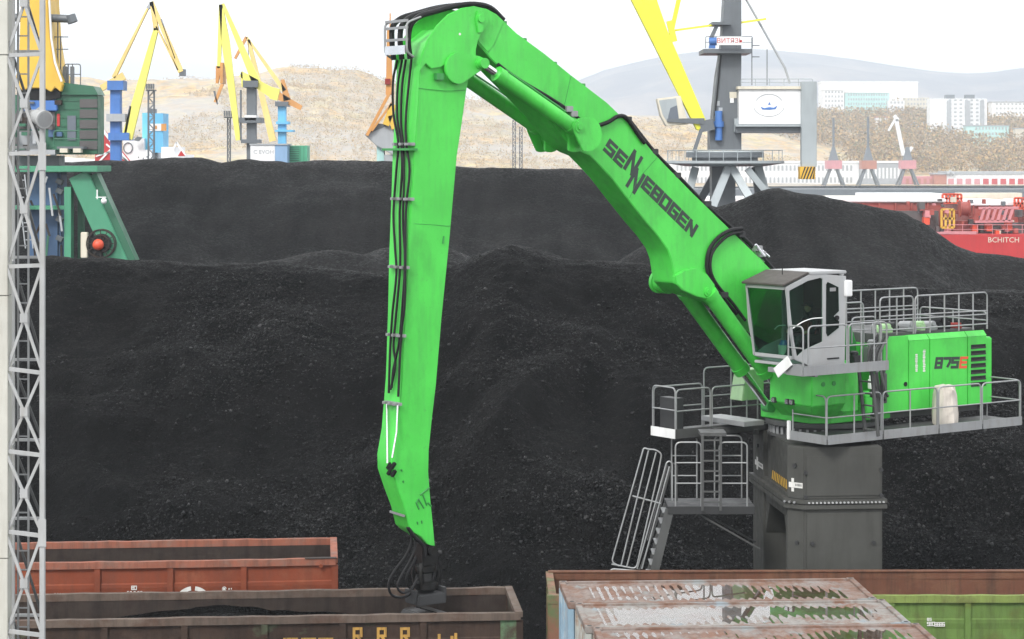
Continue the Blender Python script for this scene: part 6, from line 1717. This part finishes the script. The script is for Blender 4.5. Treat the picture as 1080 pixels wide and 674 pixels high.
for x, y in ((972, 216), (978, 225), (977, 232), (1043, 239), (1052, 246), (1075, 224), (1064, 238), (1028, 240)):
    m_ = MB(); c = W(x, y, YR + 3); m_.box(c.x - .3, c.x + .3, YR + 2.6, YR + 4.0, c.z - .5, c.z + .3); m_.build('deck_fitting', rnd.choice(['far_pink', 'louvre_grey', 'far_cream', 'red_paint']), rs)
g6 = random.Random(8)
for i in range(64):
    x, y = g6.uniform(955, 1085), g6.uniform(207, 246)
    w_, h_ = g6.uniform(1, 5), g6.uniform(1.5, 6)
    pbox(x, x + w_, y, y + h_, YR + g6.uniform(1.5, 5), .8).build('deck_fitting', g6.choice(['far_pink', 'louvre_grey', 'far_cream', 'red_paint', 'ship_brown', 'ship_brown', 'louvre_grey', 'crane_grey']), rs)
z_ = W(0, 247, YR).z
rail_line([(W(1000, 0, YR).x, YR + .2, z_), (W(1110, 0, YR).x, YR + .2, z_)], 1.0, par=rs, mat='far_pink', posts=1.5, r=.035)

# ---- far shore
def h_shore(X, Y):
    px = pxof(X, Y)
    d = np.clip((Y - 1265) / 850, 0, None)
    right = np.interp(px, [-900, 660, 820, 900, 2200], [0, 0, .6, 1, 1])
    top_l = np.interp(px, [-900, 60, 120, 210, 300, 380, 460, 540, 620, 700, 2200], [95, 92, 88, 80, 76, 84, 100, 116, 126, 128, 128])
    crest = CZ + (HY - top_l) / F * 1650
    zl_ = -3 + (crest + 3) * np.clip((Y - 1230) / 420, 0, 1) ** .8
    zr_ = -2 + 62 * np.clip(d, 0, 1) ** 1.1 + 10 * np.clip(d - 1, 0, 2)
    z = zl_ * (1 - right) + zr_ * right
    z = z + (14 * fbm(X / 120, Y / 120, 4, 201) + 5 * np.abs(fbm(X / 30, Y / 30, 3, 207))) * np.clip((Y - 1260) / 250, 0, 1) * (1 - .75 * right)
    z = z + 3 * fbm(X / 60, Y / 60, 3, 211) * right * np.clip(d * 4, 0, 1)
    return z
t = NT('hill_rock')
nz_ = t.noise(.045, 9, .7)
a_ = t.ramp(nz_, (.32, (.22, .16, .08)), (.43, (.52, .34, .13)), (.50, (.33, .29, .24)), (.57, (.52, .40, .19)), (.68, (.27, .24, .09)))
a_ = t.mix(1.0, a_, t.ramp(t.noise(.11, 8, .75), (.3, .55), (.7, 1.4)), 'MULTIPLY')
t.col(t.mix(t.ramp(t.noise(.007, 5), (.45, 0.0), (.6, .6)), a_, (.34, .34, .34))); t.rough(.95)
t = NT('mountain'); t.col(t.ramp(t.noise(.0035, 10, .72), (.36, (.14, .15, .18)), (.5, (.20, .20, .22)), (.64, (.32, .29, .28)))); t.rough(1)  # bare rock tones, paled and blued to stand in for distance haze
t = NT('scrub'); gi = t.n('NewGeometry')
t.col(t.ramp(gi.outputs['Random Per Island'], (0, (.30, .23, .15)), (.35, (.42, .30, .16)), (.6, (.50, .33, .13)), (.8, (.36, .30, .22)), (1, (.38, .32, .16)))); t.rough(1)
t = NT('autumn'); gi = t.n('NewGeometry')
t.col(t.ramp(gi.outputs['Random Per Island'], (0, (.15, .115, .08)), (.3, (.33, .22, .11)), (.5, (.42, .27, .10)), (.7, (.25, .195, .13)), (.85, (.18, .18, .08)), (1, (.48, .29, .11)))); t.rough(1)
xs, ys = np.linspace(-1500, 1500, 300), np.linspace(1180, 3400, 180)
X, Y = np.meshgrid(xs, ys)
tag(grid_object('hillside', 'hill_rock', X, Y, h_shore(X, Y)), 'autumn-coloured hillside across the bay', None, kind='structure')
def h_mtn(X, Y):
    px = pxof(X, Y)
    top = np.interp(px, [-2600, -600, 200, 480, 560, 640, 690, 720, 750, 780, 810, 860, 930, 990, 1030, 1080, 1300, 2600], [90, 100, 112, 110, 96, 66, 54, 49, 46, 44, 45, 50, 61, 69, 71, 65, 50, 80])
    crest = CZ + (HY - top) / F * 5200
    return crest * np.exp(-((Y - 5200) / 1500) ** 2) - 20 + (60 * fbm(X / 600, Y / 600, 6, 301, .6)) * np.clip(np.abs(Y - 5200) / 900, .12, 1)
xs, ys = np.linspace(-5200, 5200, 320), np.linspace(3000, 7000, 90)
X, Y = np.meshgrid(xs, ys)
tag(grid_object('mountains', 'mountain', X, Y, h_mtn(X, Y)), 'bare mountains on the horizon, tinted haze blue', None, kind='structure')
# a wood of small autumn trees on the slopes: crown clumps on thin stems
def jitter_quads(C, S, seed):
    g = np.random.default_rng(seed + 1); n = len(C)
    u = g.normal(size=(n, 3)); u /= np.linalg.norm(u, axis=1)[:, None]
    v = g.normal(size=(n, 3)); v -= u * (u * v).sum(1)[:, None]; v /= np.linalg.norm(v, axis=1)[:, None]
    P = np.stack([(u * a * g.uniform(.5, 1.3, (n, 1)) + v * b * g.uniform(.5, 1.3, (n, 1))) * S for a, b in ((-1, -1), (1, -1), (1, 1), (-1, 1))], 1) * .6 + C[:, None, :]
    return P.reshape(-1, 3), np.arange(n * 4).reshape(n, 4)
def wood(name, label, n, x0, x1, y0, y1, pmin, seed, s0, s1):
    g = np.random.default_rng(seed)
    X, Y = g.uniform(x0, x1, n), g.uniform(y0, y1, n)
    k = (fbm(X / 90, Y / 90, 3, seed) > pmin)
    X, Y = X[k], Y[k]; Z = h_shore(X, Y)
    cx, cs = [], []
    for j in range(56 if s1 > 5 else 9):
        s = g.uniform(s0, s1, len(X))
        cx.append(np.stack([X + g.normal(0, s * .38), Y + g.normal(0, s * .38), Z + s * g.uniform(.15, 1.25, len(X))], -1)); cs.append(np.stack([s * .16, s * .16, s * .16], -1) * g.uniform(.35, 1, (len(X), 1)) * (1 if s1 > 5 else 1.6))
    P, Q = jitter_quads(np.concatenate(cx), np.concatenate(cs), seed)
    return tag(quads_object(name, P, Q, 'autumn' if s1 > 5 else 'scrub'), label, 'trees', kind='stuff')
wood('autumn_wood', 'autumn wood covering the slope below the town', 4200, 190, 640, 1330, 2050, -.25, 401, 5, 10)
wood('autumn_scrub', 'autumn scrub scattered over the rocky hillside', 24000, -420, 200, 1270, 1660, -.05, 402, 1.0, 3.0)
# far pier
tag(MB().box(60, 420, 830, 850, -5.5, 1.2).build('breakwater', 'crane_grey', bevel=.2), 'long dark breakwater before the opposite shore', 'breakwater')
# quay cranes across the bay
def far_portal(label, px, Y, col, mast_top, jib=None):
    k = mpp(Y); x = W(px, 0, Y).x; zb = -3.0
    r = thing('quay_crane', label, 'crane', (x, Y, zb), 'old quay cranes across the bay')
    for dx, dy in ((-1, -1), (1, -1), (-1, 1), (1, 1)):
        MB().beam((x + dx * 11 * k, Y + dy * 5, zb), (x + dx * 3.5 * k, Y + dy * 2, zb + 19 * k), .9, .9).build('leg', 'crane_grey', r)
    MB().box(x - 8 * k, x + 8 * k, Y - 4, Y + 4, zb + 19 * k, zb + 28 * k).build('machine_house', col, r)
    MB().loft([(x - 5 * k, Y - 2, zb + 28 * k), (x + 5 * k, Y - 2, zb + 28 * k), (x + 5 * k, Y + 2, zb + 28 * k), (x - 5 * k, Y + 2, zb + 28 * k)], [(x - 1.5 * k, Y - .5, zb + 42 * k), (x + 1.5 * k, Y - .5, zb + 42 * k), (x + 1.5 * k, Y + .5, zb + 42 * k), (x - 1.5 * k, Y + .5, zb + 42 * k)]).build('cabin', 'crane_grey', r)
    if jib:
        for p, q, w in jib: pb(MB(), p, q, w * k, Y, w * k * .8).build('jib', 'far_white', r)
    else: pb(MB(), (px, 160), (px, mast_top), 2.2 * k, Y, 2 * k).build('jib', 'crane_grey', r)
far_portal('leftmost dull red far quay crane below the white town roofs', 879, 1196, 'far_pink', 124)
far_portal('far quay crane with orange house between its two neighbours', 915.5, 1193, 'far_brick', 123)
far_portal('far quay crane with a white folded jib', 957, 1199, 'far_pink', 0, [((953, 164), (945, 126), 4), ((945, 124), (937, 138), 2.2), ((955, 166), (962, 155), 3), ((943, 122), (947, 127), 4)])

# ---- town
def block(label, px0, px1, y0, y1, Y, mat, dep, rows=0, cols=0, roof=None, name='apartment_block', wmat='far_grey', cat='building', wx=(.06, .97)):
    a, b = W(px0, y1, Y), W(px1, y0, Y)
    zb = float(h_shore(np.array([(a.x + b.x) / 2]), np.array([Y]))[0]) - 6
    r = thing(name, label, cat, ((a.x + b.x) / 2, Y, min(zb, a.z)))
    MB().box(a.x, b.x, Y, Y + dep, min(zb, a.z), b.z).build('wall', mat, r)
    if rows:
        m2 = MB(); w_, h_ = b.x - a.x, b.z - a.z
        for i in range(cols):
            for j in range(rows):
                x = a.x + w_ * (wx[0] + (wx[1] - wx[0]) * (i + .25) / cols); z = a.z + h_ * (j + .35) / rows
                m2.box(x, x + w_ * (wx[1] - wx[0]) / cols * .5, Y - .15, Y - .02, z, z + h_ / rows * .45)
        m2.build('windows', wmat, r)['kind'] = 'stuff'
    if roof: MB().box(a.x - .5, b.x + .5, Y - .5, Y + dep + .5, b.z, b.z + roof[1]).build('roof', roof[0], r)
    return r
ap = block('tall white apartment block on the slope at the right', 981, 1041, 104, 142, 1700, 'far_white', 14, 9, 7, None, wx=(.30, .97))
for x0, x1 in ((998, 1007), (1019, 1028)): pbox(x0, x1, 100, 104, 1703, 8).build('lift_house', 'crane_grey', ap)
for x0, x1 in ((999, 1003), (1018, 1023), (1034, 1038)): pbox(x0, x1, 106, 140, 1698.6, 1.2).build('balcony_stack', 'far_grey', ap)
block('long teal block high on the slope', 891, 938, 98, 117, 1950, 'far_teal', 14, 4, 16, ('far_white', 1.0))
block('white block beside the teal one', 868, 890.5, 95, 114, 1948, 'far_white', 14, 4, 6, ('far_white', .8))
block('very long white roofed block on the skyline', 866, 968, 87.5, 96, 2150, 'far_white', 20, 0, 0, ('far_white', 1.5))
block('pale block left of the tall white apartments', 955, 980, 103, 126, 1960, 'far_cream', 14, 5, 7)
block('small pale block in front of the teal one', 937, 954, 106, 116, 1940, 'far_white', 10, 2, 4)
block('low blue roofed shed below the pale block', 959, 979, 130, 137, 1820, 'far_blue', 12, 0, 0, ('far_blue', .8))
block('grey-green house with cream end below the tall block', 1019, 1064, 133, 150, 1640, 'far_teal', 10, 3, 10, ('far_grey', .8), wx=(.2, .97))
block('pale blocks at the right edge of the slope', 1046, 1100, 108, 126, 1900, 'far_white', 14, 4, 12, ('far_grey', .8))
block('small white house among the trees', 924, 936, 124, 130, 1780, 'far_white', 8, 0, 0, ('far_brick', .8))
block('cream house at the right edge of the wood', 1071, 1090, 136, 142, 1600, 'far_cream', 8, 0, 0, ('far_grey', .8))
block('pale green quay warehouse at the far left of the row', 700, 906, 172, 197, 1240, 'far_white', 20, 2, 44, ('far_white', 1.2), 'warehouse')
block('grey quay warehouse behind the orange far crane', 907, 951, 172, 197, 1236, 'far_grey', 20, 1, 10, ('far_white', 1.2), 'warehouse', 'far_white')
block('low brick quay building', 952, 986, 186, 198, 1232, 'far_pink', 12, 1, 5, None, 'warehouse', 'far_brick')
block('small orange brick building on the quay', 985, 999, 184, 198, 1228, 'far_brick', 12, 0, 0, ('far_grey', .8), 'warehouse')
wh = block('long grey quay hall with red doors at the right', 999, 1160, 184, 198, 1226, 'far_white', 24, 0, 0, ('far_grey', 1.6), 'warehouse')
for i in range(12):
    pbox(1000 + i * 9.2, 1006 + i * 9.2, 188.5, 196, 1225.8, .15).build('door', 'ship_red' if i > 3 else 'far_pink', wh)
MB().tube([W(1000, 184, 1225), W(1002, 181, 1225), W(1006, 184, 1225)], 1.2, 6).build('roof_vent', 'far_grey', wh)
# ---- the air over the bay
hz = bpy.data.materials.new('haze'); hz.use_nodes = True; M['haze'] = hz
tt = hz.node_tree; tt.nodes.clear()
o_ = tt.nodes.new('ShaderNodeOutputMaterial'); pv = tt.nodes.new('ShaderNodeVolumePrincipled')
pv.inputs['Color'].default_value = (.84, .92, 1.0, 1); pv.inputs['Density'].default_value = HAZE; pv.inputs['Anisotropy'].default_value = 0.0
tt.links.new(pv.outputs[0], o_.inputs['Volume'])
hb = MB().box(-9000, 9000, -120, 8200, -11, 335).build('haze', 'haze')
tag(hb, 'pale haze over the bay', 'haze', kind='stuff')
